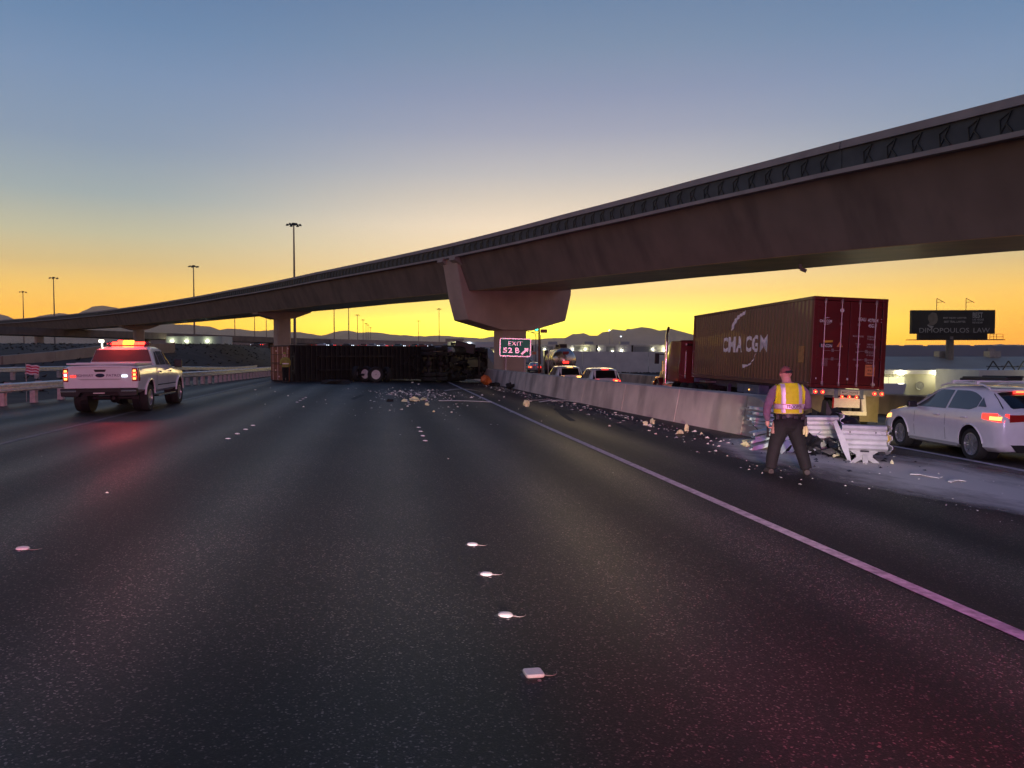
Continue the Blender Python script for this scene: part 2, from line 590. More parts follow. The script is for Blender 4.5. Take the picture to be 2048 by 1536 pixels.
strip('right_edge_line', [(4.27, -8), (4.28, 20), (4.38, 32), (4.7, 62)], .155, MT['line'])
strip('left_edge_line', [(-6.9, -6), (-7.05, 15.6), (-7.4, 28), (-7.3, 70)], .15, MT['line_faint'])
strip('ramp_edge_line', [(9.6, -3), (11.1, 11.8), (11.62, 16.1), (11.95, 24), (11.8, 36), (11.2, 50), (11.2, 62)], .16, MT['line'])
# tyre scuffs left by the crash
MT['scuff'] = mat('tyre_scuff', (.018, .017, .018), .75, var=.3, scale=5)
for pts, w in (([(5.6, 22.5), (5.9, 25), (6.5, 28.5)], .22), ([(7.4, 23), (7.7, 27), (8.1, 33)], .3), ([(6.5, 19.5), (6.8, 22)], .18),
               ([(1.5, 33), (2.4, 34.6), (3.3, 35.6)], .25), ([(6.2, 25.5), (6.6, 27.5)], .35), ([(-1.2, 30), (-.9, 34)], .2), ([(8.0, 18.2), (8.3, 19.2)], .35)):
    strip('skid_mark', pts, w, MT['scuff'], .004)

# ---------------------------------------------------------------- flyover bridge
brg = thing('flyover_bridge', 'long curving concrete flyover bridge crossing above the freeway on tapered piers', 'bridge')


def bridge_curve():
    pts = {}
    for sgn, k in ((1, .1), (-1, -.2)):
        x, y = 4.82, 60.02
        for i in range(0, 312 if sgn > 0 else 100):
            s = sgn * i
            h = R(20.55 + (.1 * s if s >= 0 else .2 * s))
            pts[s] = (x, y, h)
            x -= sgn * math.sin(h); y += sgn * math.cos(h)
    return pts


BC = bridge_curve()
ZS = [-100, -70, -43.3, -36.6, -29, -17.3, 0, 22.6, 33.5, 69, 99, 160, 225, 320]
ZV = [5.2, 7.1, 8.76, 9.17, 9.52, 9.95, 10.38, 11.02, 11.28, 11.78, 11.98, 12.15, 12.3, 12.4]
SUP = .075


def bst(s):
    i = int(math.floor(s)); i = max(-98, min(i, 309)); u = s - i
    a, b = BC[i], BC[i + 1]
    x, y, h = (a[k] + (b[k] - a[k]) * u for k in range(3))
    return Vector((x, y, float(np.interp(s, ZS, ZV)))), Vector((math.cos(h), math.sin(h), 0)), Vector((-math.sin(h), math.cos(h), 0))


def bpt(s, d, z):
    p, n, t = bst(s)
    return p + n * d + Vector((0, 0, z + SUP * d))


def bsweep(name, poly, s0, s1, m, step=2.0, smooth=25, bevel=0):
    n = max(1, int((s1 - s0) / step))
    mb = MB()
    mb.sweep([[bpt(s0 + (s1 - s0) * i / n, d, z) for d, z in poly] for i in range(n + 1)])
    return mb.build(name, m, brg, smooth=smooth, bevel=bevel)


S0, S1 = -92, 300
bsweep('box_girder', [(.35, -1.12), (1.35, -3.70), (9.8, -3.95), (10.5, -1.12)], S0, S1, MT['conc'])
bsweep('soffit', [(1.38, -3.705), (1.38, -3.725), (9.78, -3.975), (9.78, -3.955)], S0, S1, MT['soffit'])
bsweep('deck_slab', [(-.04, -.96), (-.04, -1.11), (10.75, -1.11), (10.75, -.96)], S0, S1, MT['conc_light'])
jo = [S0, -37.0, -2.0, 32, 66, 100, 134, 168, 202, 236, 270, S1]
for a, b in zip(jo, jo[1:]):
    bsweep('parapet_panel', [(.10, -.955), (.10, -.27), (.34, -.27), (.34, -.955)], a + .02, b - .02, MT['conc_dark'])
    bsweep('parapet_cap', [(-.01, -.268), (.02, 0), (.36, 0), (.38, -.268)], a + .02, b - .02, MT['conc_light'])
    bsweep('far_parapet', [(10.35, -.955), (10.4, .0), (10.65, .0), (10.7, -.955)], a + .02, b - .02, MT['conc_light'])

# openwork brackets in the recessed parapet band
bk = MB()
bk.beam((-.16, 0, -.90), (-.20, 0, -.52), .022, .03, (0, 1, 0))
bk.beam((-.21, 0, -.52), (.15, 0, -.34), .024, .03, (0, 1, 0))
bk.beam((.13, 0, -.35), (-.02, 0, -.66), .03, .03, (0, 1, 0))
bk.beam((-.02, 0, -.66), (.17, 0, -.92), .045, .03, (0, 1, 0))
bk.beam((-.17, 0, -.9), (-.02, 0, -.66), .018, .03, (0, 1, 0))
bkm = bk.mesh('bracket', MT['black'])
s = -60.0
while s < 60:
    p, n, t = bst(s)
    M = Matrix((-t, n, Vector((0, 0, 1)))).transposed().to_4x4()
    M.translation = p + n * .07
    if all(abs(s - j) > .4 for j in jo):
        obj('bracket', bkm, brg, M)
    s += .95
far = MB()
while s < 150:
    p, n, t = bst(s)
    far.beam(p + n * .075 + Vector((0, 0, -.9)), p + n * .075 - t * .15 + Vector((0, 0, -.35)), .06, .03)
    s += .95
o = far.build('far_brackets', MT['black'], brg); o['kind'] = 'stuff'

# joint pilaster at the first pier, soffit drain
for s_, w_ in ((-1.1, 1.0), (1.1, 1.0)):
    mb = MB()
    mb.sweep([[bpt(s_ + k * w_ / 2, d, z) for d, z in ((-.05, -1.0), (-.05, -1.3), (.6, -1.75), (.6, -1.0))] for k in (-1, 1)])
    mb.build('joint_block', MT['conc_light'], brg)
mb = MB()
p = bpt(-28.5, 6.6, -3.8)
mb.cyl(p, p - Vector((0, 0, .32)), .09, .09); mb.cyl(p - Vector((0, 0, .3)), p + Vector((.25, -.1, -.42)), .09, .09)
mb.build('drain_pipe', MT['conc_light'], brg, smooth=40)


def pier(s, cap_poly, col_d, col_w, col_t, thick, zc0, zc1, name='pier', pil=None):
    pe = bpy.data.objects.new(name, None); COL.objects.link(pe); pe.parent = brg
    p, n, t = bst(s)
    Z = Vector((0, 0, 1))
    mb = MB()
    rings = []
    for k in (-1, 1):
        rings.append([p + n * d + Z * z + t * (k * thick / 2) for d, z in cap_poly])
    mb.sweep(rings)
    mb.build('pier_cap', MT['conc_pier_lit'], pe, bevel=.06)
    mb = MB()
    c = p + n * col_d
    ring = []
    ch = .22
    for u, v in ((-1, -1), (1, -1), (1, 1), (-1, 1)):
        ring += [(u * (col_w / 2), v * (col_t / 2 - ch)), (u * (col_w / 2 - ch), v * (col_t / 2))] if u * v > 0 else [(u * (col_w / 2 - ch), v * (col_t / 2)), (u * (col_w / 2), v * (col_t / 2 - ch))]
    mb.sweep([[c + n * a + t * b + Z * (z - c.z) for a, b in ring] for z in (zc0, zc1)])
    mb.build('column', MT['conc_pier_lit'], pe)
    return pe


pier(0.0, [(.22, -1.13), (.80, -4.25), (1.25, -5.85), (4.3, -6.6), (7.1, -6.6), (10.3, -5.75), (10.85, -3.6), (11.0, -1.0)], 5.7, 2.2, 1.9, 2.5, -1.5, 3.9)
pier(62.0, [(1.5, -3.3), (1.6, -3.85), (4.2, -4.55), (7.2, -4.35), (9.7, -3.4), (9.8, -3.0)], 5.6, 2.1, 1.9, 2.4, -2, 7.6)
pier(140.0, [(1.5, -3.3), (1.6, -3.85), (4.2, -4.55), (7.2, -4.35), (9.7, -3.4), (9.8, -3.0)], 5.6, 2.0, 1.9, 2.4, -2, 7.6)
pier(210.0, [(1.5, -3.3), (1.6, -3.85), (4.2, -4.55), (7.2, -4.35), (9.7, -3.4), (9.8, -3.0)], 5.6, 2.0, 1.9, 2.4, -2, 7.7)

# ---------------------------------------------------------------- concrete barrier at the gore
bar = thing('concrete_barrier', 'long grey concrete barrier wall between freeway and exit ramp, scuffed by the crash', 'barrier')
BW = [(8.98, 18.4), (8.75, 22.4), (8.52, 27), (8.32, 32), (8.12, 38), (7.97, 44), (7.87, 50), (7.72, 56), (7.5, 63), (7.2, 72)]


def bar_ring(x, y, tx, ty, h, w0=.32, w1=.12):
    l = math.hypot(tx, ty); nx, ny = ty / l, -tx / l
    z = gz(x, y) - .03
    # front face battered, then top, back face
    out = []
    for d, q in ((-w0, 0), (-w0 + .02, .08), (-w1, h), (w1 + .35, h), (w0 + .35, .08), (w0 + .37, 0)):
        out.append(Vector((x + nx * (d + .32), y + ny * (d + .32), z + q)))
    return out


for i in range(len(BW) - 1):
    (x0, y0), (x1, y1) = BW[i], BW[i + 1]
    tx, ty = x1 - x0, y1 - y0
    l = math.hypot(tx, ty); g = .012 / l
    rings = []
    for k in range(5):
        u = g + (1 - 2 * g) * k / 4
        rings.append(bar_ring(x0 + tx * u, y0 + ty * u, tx, ty, 1.04))
    MB().sweep(rings).build('barrier_section', MT['barrier'], bar, bevel=.025)
# sloped nose
rings = []
for u, h in ((0, 1.04), (.3, 1.01), (.62, .88), (.95, .68), (1.2, .5)):
    rings.append(bar_ring(8.985 + .10 * u, 18.38 - u * 1.5, -.23, 4, h, .32 - .03 * u))
MB().sweep(rings).build('barrier_nose', MT['barrier'], bar, bevel=.03)
# second wall of the gore, splaying along the ramp
rb = thing('ramp_barrier', 'low concrete barrier along the far side of the exit ramp behind the container truck', 'barrier')
RB = [(17.8, 2), (18.4, 12), (19.2, 20), (20.2, 36), (21.4, 57), (21.6, 80), (21.2, 94)]
for (x0, y0), (x1, y1) in zip(RB, RB[1:]):
    rings = [bar_ring(x0 + (x1 - x0) * u, y0 + (y1 - y0) * u, x1 - x0, y1 - y0, .82, .25, .1) for u in (.001, .5, .999)]
    MB().sweep(rings).build('barrier_section', MT['barrier'], rb, bevel=.02)

# ---------------------------------------------------------------- guardrails on the left


def guardrail(pts, label, post_gap, h=.78, block=True, scale=1.0, gfun=None):
    g = gfun or (lambda x, y: gz(x, y))
    t = thing('guardrail', label, 'guardrail')
    q = []
    for (x0, y0), (x1, y1) in zip(pts, pts[1:]):
        k = max(1, int(math.hypot(x1 - x0, y1 - y0) / post_gap))
        q += [(x0 + (x1 - x0) * i / k, y0 + (y1 - y0) * i / k) for i in range(k)]
    q.append(pts[-1])
    prof = [(0, -.155), (.035, -.15), (.085, -.115), (.085, -.075), (.02, -.03), (.02, .03), (.085, .075), (.085, .115), (.035, .15), (0, .155),
            (-.004, .155), (.03, .145), (.08, .112), (.08, .078), (.015, .032), (.015, -.032), (.08, -.078), (.08, -.112), (.03, -.145), (-.004, -.155)]
    n = len(q)
    for c0 in range(0, n - 1, 8):
        rings = []
        for i in range(c0, min(c0 + 8, n - 1) + 1):
            a, b = q[max(i - 1, 0)], q[min(i + 1, n - 1)]
            tx, ty = b[0] - a[0], b[1] - a[1]; l = math.hypot(tx, ty)
            nx, ny = ty / l, -tx / l
            x, y = q[i]
            off = .008 if (c0 // 8) % 2 else 0
            rings.append([Vector((x + nx * (d + off), y + ny * (d + off), g(x, y) + h - .155 + z * 1.0)) for d, z in prof])
        MB().sweep(rings).build('rail', MT['steel'], t, smooth=50)
    pm = MB()
    pm.box((0, 0, h / 2 - .27), (.18, .22, h + .40))
    pmesh = pm.mesh('post', MT['post'])
    blm = MB(); blm.box((0, 0, 0), (.16, .16, .34)); bmesh_ = blm.mesh('spacer_block', MT['post'])
    acc = 0; last = q[0]
    for i, (x, y) in enumerate(q):
        a, b = q[max(i - 1, 0)], q[min(i + 1, n - 1)]
        ang = math.atan2(b[1] - a[1], b[0] - a[0]) - math.pi / 2
        nx, ny = math.cos(ang), math.sin(ang)
        if post_gap < 1.5 and y < 38 and i % 2:
            continue
        obj('post', pmesh, t, TR(x - nx * .26, y - ny * .26, g(x, y), math.degrees(ang) + random.uniform(-2, 2)))
        obj('spacer_block', bmesh_, t, TR(x - nx * .085, y - ny * .085, g(x, y) + h - .155, math.degrees(ang)))
    return t


guardrail([(-12.9, 20), (-12.5, 28.5), (-11.5, 43.8), (-10.2, 51), (-9.1, 66), (-8.6, 76)], 'galvanised guardrail on pale posts running behind the patrol pickup to the wreck', 1.0)
guardrail([(-27, 36), (-23, 50), (-18, 68), (-13.5, 86)], 'second galvanised guardrail further left, on the far side of the dark verge', 1.9,
          gfun=lambda x, y: terr(x, y))

# ---------------------------------------------------------------- vehicles
def boolean_cut(me, cutters):
    o = bpy.data.objects.new('tmp', me); COL.objects.link(o)
    rm = []
    for k, c in enumerate(cutters):
        cm = c.mesh('cut', MT['black'])
        co = bpy.data.objects.new('cut', cm); COL.objects.link(co)
        b = o.modifiers.new('b%d' % k, 'BOOLEAN'); b.operation = 'DIFFERENCE'; b.solver = 'EXACT'; b.object = co
        rm.append(co)
    bpy.context.view_layer.update()
    r = realise(o)
    for c in rm:
        bpy.data.objects.remove(c)
    return r


class Shape:
    """car body: stations along y (rear 0 to front), lofted half section mirrored"""
    def __init__(s, table, bulge=.02):
        t = np.array(table, float)
        s.y = t[:, 0]
        s.c = t[:, 1:]       # zb, ws, wb, zbelt, wr, zr
        s.bulge = bulge

    def at(s, y):
        return [float(np.interp(y, s.y, s.c[:, k])) for k in range(6)]

    def half(s, y):
        zb, ws, wb, zt, wr, zr = s.at(y)
        wm = max(ws, wb) + s.bulge
        g = max(zr - .07 - zt, .01)
        return [(0, zb), (ws * .86, zb), (ws, zb + .09), (wm, zb + (zt - zb) * .55), (wb, zt - .05), (wb - .025, zt),
                (wr + (wb - .025 - wr) * .48, zt + g * .55), (wr, zt + g), (wr - .09, zt + g + .05), (wr * .5, zr), (0, zr + .008)]

    def side_x(s, y, z):
        h = s.half(y)[2:8]
        return float(np.interp(z, [p[1] for p in h], [p[0] for p in h]))

    def top_z(s, y, x):
        h = s.half(y)[7:]
        return float(np.interp(abs(x), [p[0] for p in h][::-1], [p[1] for p in h][::-1]))

    def body(s, extra=3):
        ys = []
        for a, b in zip(s.y, s.y[1:]):
            k = max(1, int((b - a) / .12))
            ys += [a + (b - a) * i / k for i in range(k)]
        ys.append(s.y[-1])
        rings = []
        for y in ys:
            h = s.half(y)
            rings.append([Vector((x, y, z)) for x, z in h] + [Vector((-x, y, z)) for x, z in h[-2:0:-1]])
        return MB().sweep(rings)

    def side_patch(s, y0, y1, lo, hi, side, off=.006, ny=14, nz=5, inv=False):
        """patch lying on the flank between heights lo(y) and hi(y)"""
        rows = []
        for i in range(ny + 1):
            y = y0 + (y1 - y0) * i / ny
            a, b = lo(y), hi(y)
            rows.append([Vector((side * (s.side_x(y, a + (b - a) * k / nz) + off), y, a + (b - a) * k / nz)) for k in range(nz + 1)])
        return MB().grid(rows)

    def top_patch(s, y0, y1, f0, f1, off=.007, ny=8, nx=8, dy=0):
        rows = []
        for i in range(ny + 1):
            u = i / ny
            y = y0 + (y1 - y0) * u
            w = f0 + (f1 - f0) * u
            rows.append([Vector((w * (2 * k / nx - 1), y + dy, s.top_z(y, w * (2 * k / nx - 1)) + off)) for k in range(nx + 1)])
        return MB().grid(rows)


def wheel(parent, loc, r, w, rim_r, side, spokes=10, rimmat=None, n=28, name='wheel'):
    e = bpy.data.objects.new(name, None); COL.objects.link(e); e.parent = parent; e.location = loc
    mb = MB()
    t = w / 2
    mb.lathe([(rim_r, -t * .9), (r * .93, -t), (r * .99, -t * .72), (r, -t * .3), (r, t * .3), (r * .99, t * .72), (r * .93, t), (rim_r, t * .9)], axis=(1, 0, 0), n=n, closed=True)
    mb.build('tyre', MT['rubber'], e, smooth=40)
    mb = MB()
    x0 = side * t * .75
    mb.lathe([(rim_r * 1.02, -t * .8 * side), (rim_r * 1.02, side * t * .88), (rim_r * .93, side * t * .9), (rim_r * .9, side * t * .3)], axis=(1, 0, 0), n=n)
    for k in range(spokes):
        a = 2 * math.pi * k / spokes
        c, q = math.cos(a), math.sin(a)
        mb.beam((x0, c * rim_r * .16, q * rim_r * .16), (x0 - side * .012, c * rim_r * .95, q * rim_r * .95), .035 if spokes > 6 else .07, .03, (side, 0, 0))
    mb.lathe([(rim_r * .24, x0 - side * .03), (rim_r * .22, x0 + side * .02), (0.001, x0 + side * .025)], axis=(1, 0, 0), n=14)
    mb.build('rim', rimmat or MT['alloy'], e, smooth=40)
    mb = MB()
    mb.lathe([(rim_r * .9, side * t * .28), (.001, side * t * .26)], axis=(1, 0, 0), n=n)
    mb.build('brake_disc', MT['black'], e)
    return e


def sgn_text(o):
    return o


# ---- patrol pickup ------------------------------------------------------------
PK = Shape([  # y, zb, ws, wb, zbelt, wr, zr
    (0.00, .62, .93, .955, 1.30, .90, 1.37), (.04, .60, .97, .985, 1.31, .93, 1.385), (.5, .58, .985, 1.0, 1.33, .945, 1.40), (1.86, .55, .985, 1.0, 1.345, .945, 1.41),
    (1.90, .55, .985, 1.0, 1.345, .94, 1.42), (1.93, .55, .985, .995, 1.34, .90, 1.44), (2.06, .53, .985, .99, 1.32, .76, 1.90), (2.35, .52, .985, .985, 1.31, .74, 1.955),
    (3.2, .52, .985, .985, 1.30, .735, 1.955), (3.62, .52, .985, .985, 1.29, .73, 1.90), (4.02, .52, .985, .98, 1.27, .77, 1.62), (4.42, .52, .985, .975, 1.24, .84, 1.30), (4.9, .5, .98, .97, 1.20, .86, 1.26),
    (5.5, .5, .97, .95, 1.13, .85, 1.20), (5.78, .5, .92, .90, 1.05, .80, 1.12), (5.86, .52, .86, .84, .95, .74, 1.0)], bulge=.012)
PKM = TR(-7.90, 23.35, gz(-8.0, 25), 1.2, 0, -.4)
pk = thing('pickup_truck', 'white highway patrol pickup with glowing red roof light bar, parked by the guardrail', 'pickup truck', PKM)
ARY, AFY, WR = 1.22, 4.90, .40
cut = []
for yy in (ARY, AFY):
    c = MB(); c.cyl((-1.3, yy, .44), (1.3, yy, .44), .50, n=28); cut.append(c)
# open bed hidden by cover: keep closed
bm_ = PK.body().mesh('body', [MT['white_paint'], MT['black']], None)
me = boolean_cut(bm_, cut)
me.polygons.foreach_set('use_smooth', [True] * len(me.polygons)); me.set_sharp_from_angle(angle=R(32))
obj('body', me, pk)
mb = MB()
for yy in (ARY, AFY):
    for sd in (-1, 1):
        mb.cyl((sd * .60, yy, .50), (sd * .80, yy, .50), .50, n=24)
mb.box((0, 2.9, .58), (1.3, 4.6, .16))
mb.cyl((-.8, ARY, .40), (.8, ARY, .40), .06, n=10); mb.lathe([(.05, -.14), (.15, 0), (.05, .14)], (0, ARY, .40), (0, 1, 0), 12)
mb.build('wheel_well', MT['black'], pk)
for sd in (-1, 1):
    for yy in (ARY, AFY):
        wheel(pk, (sd * .87, yy, .40), WR, .27, .245, sd, 6)
    fr = PK.side_patch(2.62, 3.32, lambda y: 1.37, lambda y: 1.80, sd)
    fr.build('window', MT['tint'], pk, smooth=180)
    PK.side_patch(3.40, 4.16, lambda y: 1.37 - .02 * (y - 3.4), lambda y: min(1.79, 1.79 - (y - 3.66) * .72) if y > 3.66 else 1.79, sd).build('window', MT['tint'], pk, smooth=180)
    PK.side_patch(2.14, 2.56, lambda y: 1.37, lambda y: 1.42 + min(.36, max(.02, (y - 2.14) * 1.2)), sd).build('window', MT['tint'], pk, smooth=180)
    for y_ in (2.02, 3.36, 4.36):
        PK.side_patch(y_, y_ + .012, lambda y: .66, lambda y: 1.30, sd, .002, 1, 4).build('door_seam', MT['black'], pk)
    for y_ in (2.32, 3.58):
        x = sd * (PK.side_x(y_, 1.16) + .02)
        mb = MB(); mb.box((x, y_, 1.16), (.035, .22, .045)); mb.build('door_handle', MT['chrome'], pk, bevel=.01)
    # mirrors
    mb = MB(); mb.box((sd * 1.16, 4.02, 1.40), (.24, .12, .27)); mb.box((sd * 1.02, 4.04, 1.33), (.12, .07, .06)); mb.build('mirror', MT['black'], pk, bevel=.03)
    # running board
    mb = MB(); mb.box((sd * .97, 3.05, .43), (.16, 2.1, .06)); mb.build('running_board', MT['chrome'], pk, bevel=.015)
    # lower trim line
    PK.side_patch(2.05, 4.34, lambda y: .735, lambda y: .77, sd, .008, 10, 2).build('door_moulding', MT['chrome'], pk)
    # wheel arch lips
    for yy in (ARY, AFY):
        mb = MB()
        pts = [(sd * (PK.side_x(yy + .52 * math.cos(a), .44 + .52 * math.sin(a)) + .012), yy + .52 * math.cos(a), .44 + .52 * math.sin(a)) for a in np.linspace(R(8), R(172), 17)]
        mb.tube(pts, .028, 6); mb.build('wheel_arch', MT['white_paint'], pk, smooth=60)
    # tail lamp stack
    tl = PK.side_patch(-.0, .16, lambda y: .93, lambda y: 1.30, sd, .006, 3, 6)
    tl.box((sd * .90, -.012, 1.115), (.125, .02, .37)); tb = tl.build('tail_lamp', MT['red_lens'], pk, smooth=40)
    for z_, m_, w_ in ((1.225, MT['amber'], .075), (1.115, MT['cold_lamp'] if sd < 0 else MT['amber'], .07), (1.005, MT['amber'], .08)):
        mb = MB(); mb.box((sd * .90, -.028, z_), (w_, .02, .062)); mb.build('bulb', m_, tb, bevel=.008)
    for z_ in (1.17, 1.06):
        tb2 = MB(); tb2.box((sd * .90, -.024, z_), (.12, .012, .035)); tb2.build('lens_divider', MT['tail'], tb)
# headlamps
for sd in (-1, 1):
    mb = MB(); mb.box((sd * .72, 5.80, .97), (.32, .12, .22)); mb.build('headlamp', MT['cold_lamp'], pk, bevel=.03)
mb = MB(); mb.box((0, 5.84, .85), (1.1, .08, .4)); mb.build('grille', MT['black'], pk, bevel=.03)
# rear window, windscreen
mb = MB(); mb.grid([[Vector((x * (.86 - .12 * k / 4), 1.945 - .012 + .105 * k / 4, 1.475 + .37 * k / 4)) for x in np.linspace(-1, 1, 7)] for k in range(5)])
mb.build('rear_window', mat('pale_rough_rear_glass', (.06, .05, .05), .25, var=0), pk, smooth=180)  # glass made paler and rougher so the red light bar glow shows
PK.top_patch(3.68, 4.36, .62, .74).build('windscreen', MT['glass'], pk, smooth=180)
# bed cover
mb = MB(); mb.box((0, .98, 1.425), (1.80, 1.86, .05)); mb.box((0, .07, 1.44), (1.30, .10, .05)); mb.build('bed_cover', MT['white_paint'], pk, bevel=.015)
# tailgate
tg = MB()
tg.prism([(-.83, .74), (.83, .74), (.83, 1.28), (.62, 1.345), (-.62, 1.345), (-.83, 1.28)], (0, -.012, 0), (1, 0, 0), (0, 0, 1), (0, -.025, 0))
tgo = tg.build('tailgate', MT['white_paint'], pk, bevel=.012)
mb = MB(); mb.box((0, -.038, 1.345), (1.5, .05, .045)); mb.build('spoiler_lip', MT['white_paint'], tgo, bevel=.015)
mb = MB(); mb.prism([(-.16, 1.265), (-.13, 1.20), (.13, 1.20), (.16, 1.265)], (0, -.037, 0), (1, 0, 0), (0, 0, 1), (0, -.012, 0)); mb.build('handle', MT['black'], tgo)
mb = MB(); mb.lathe([(.001, -.004), (.12, -.002), (.12, .01)], (0, -.041, 0), (0, -1, 0), 24)
o = mb.build('emblem', mat('dark_blue_emblem', (.02, .03, .07), .25, var=0, coat=.5), tgo); o.matrix_local = Matrix.Translation((0, 0, 1.10)) @ Matrix.Diagonal((1, 1, .46, 1))
mb = MB(); mb.prism([(-.52, .985), (-.62, 1.005), (.62, 1.005), (.52, .985), (.5, .97), (-.5, .97)], (0, -.036, 0), (1, 0, 0), (0, 0, 1), (0, -.006, 0)); mb.build('crease', MT['silver'], tgo)
MT['decal'] = mat('faded_decal', (.18, .13, .2), .5, var=.25, scale=20)
text('lettering', 'HIGHWAY', .50, .075, FACE((-.42, -.0445, 1.10), (1, 0, 0), (0, 0, 1)), MT['decal'], tgo, .012)
text('lettering', 'PATROL', .42, .075, FACE((.38, -.0445, 1.10), (1, 0, 0), (0, 0, 1)), MT['decal'], tgo, .012)
for x, m_ in ((-.70, MT['tail']), (.64, MT['cold_lamp'])):
    mb = MB(); mb.box((x, -.045, 1.08), (.15, .02, .055)); mb.build('strobe', m_, tgo, bevel=.008)
# bumper, plate
bp = MB()
bp.prism([(-1.0, .74), (-.98, .52), (-.55, .50), (-.48, .62), (.48, .62), (.55, .50), (.98, .52), (1.0, .74)], (0, -.02, 0), (1, 0, 0), (0, 0, 1), (0, -.16, 0))
bpo = bp.build('bumper', MT['black'], pk, bevel=.02)
for sd in (-1, 1):
    mb = MB(); mb.box((sd * .78, -.185, .66), (.40, .012, .05)); mb.build('bumper_trim', MT['chrome'], bpo, bevel=.005)
mb = MB(); mb.box((0, -.17, .735), (1.2, .14, .02)); mb.box((0, -.04, .67), (.9, .2, .12)); mb.build('bumper_step', MT['black'], pk)
mb = MB(); mb.box((0, -.155, .665), (.30, .01, .15)); pl = mb.build('licence_plate', MT['plate'], pk)
mb = MB(); mb.box((-.30, -.15, .66), (.035, .02, .035)); mb.build('plate_lamp', MT['white_lamp'], pk)
# light bar
lb = MB(); lb.box((0, 2.72, 1.985), (1.22, .26, .03)); lb.box((-.5, 2.72, 1.965), (.06, .2, .04)); lb.box((.5, 2.72, 1.965), (.06, .2, .04))
lbo = lb.build('light_bar', MT['black'], pk, bevel=.01)
for k in range(8):
    x = -.56 + .16 * k
    m_ = MT['bar_core'] if k in (3, 4) else (MT['red_hot'] if k in (1, 2, 5, 6) else mat('unlit_bar_lens', (.12, .02, .05), .15, var=0, coat=.5))
    mb = MB(); mb.box((x, 2.72, 2.045 + (.03 if k in (2, 3, 4) else 0)), (.155, .26, .10 if k not in (2, 3, 4) else .15), top=.75); mb.build('lens', m_, lbo, bevel=.02)
mb = MB(); mb.cyl((-.72, 2.5, 1.95), (-.72, 2.5, 2.10), .02); mb.box((-.72, 2.45, 2.12), (.12, .1, .07)); mb.build('work_lamp', MT['white_lamp'], pk)
lamp('light_bar_glow', 'POINT', (-.06, 1.86, 2.30), 100, (1, .05, .02), .12, parent=pk)

# ---- white hatchback -----------------------------------------------------------
HB = Shape([
    (0.00, .34, .72, .74, .80, .66, .86), (.03, .27, .78, .80, .90, .70, .95), (.10, .24, .83, .85, .97, .70, 1.02), (.24, .22, .86, .875, 1.0, .70, 1.12), (.45, .21, .87, .885, 1.01, .69, 1.26), (.66, .20, .875, .89, 1.005, .66, 1.385),
    (.95, .20, .875, .89, 1.0, .64, 1.445), (1.5, .19, .875, .89, .985, .635, 1.475), (2.1, .19, .875, .89, .965, .635, 1.465), (2.45, .19, .875, .89, .955, .635, 1.425), (2.75, .19, .875, .885, .945, .65, 1.30), (3.1, .19, .875, .88, .935, .70, 1.12),
    (3.38, .2, .875, .87, .92, .77, .985), (3.7, .2, .875, .865, .885, .77, .94), (4.1, .21, .86, .84, .82, .72, .87), (4.32, .22, .82, .78, .73, .66, .77), (4.43, .25, .74, .70, .62, .58, .67), (4.46, .3, .66, .62, .52, .5, .58)], bulge=.018)
HBM = TR(12.30, 12.6, -.35, -8, -.8, 0.4)
hb = thing('hatchback_car', 'white hatchback with lit red tail lamps and dark roof bar waiting on the ramp', 'car', HBM)
HR, HF = .90, 3.57
cut = []
for yy in (HR, HF):
    c = MB(); c.cyl((-1.2, yy, .33), (1.2, yy, .33), .375, n=32); cut.append(c)
me = boolean_cut(HB.body().mesh('body', [MT['white_paint'], MT['black']], None), cut)
me.polygons.foreach_set('use_smooth', [True] * len(me.polygons)); me.set_sharp_from_angle(angle=R(38))
obj('body', me, hb)
mb = MB()
for yy in (HR, HF):
    for sd in (-1, 1):
        mb.cyl((sd * .5, yy, .36), (sd * .68, yy, .36), .38, n=24)
mb.box((0, 2.2, .26), (1.2, 3.6, .14)); mb.build('wheel_well', MT['black'], hb)
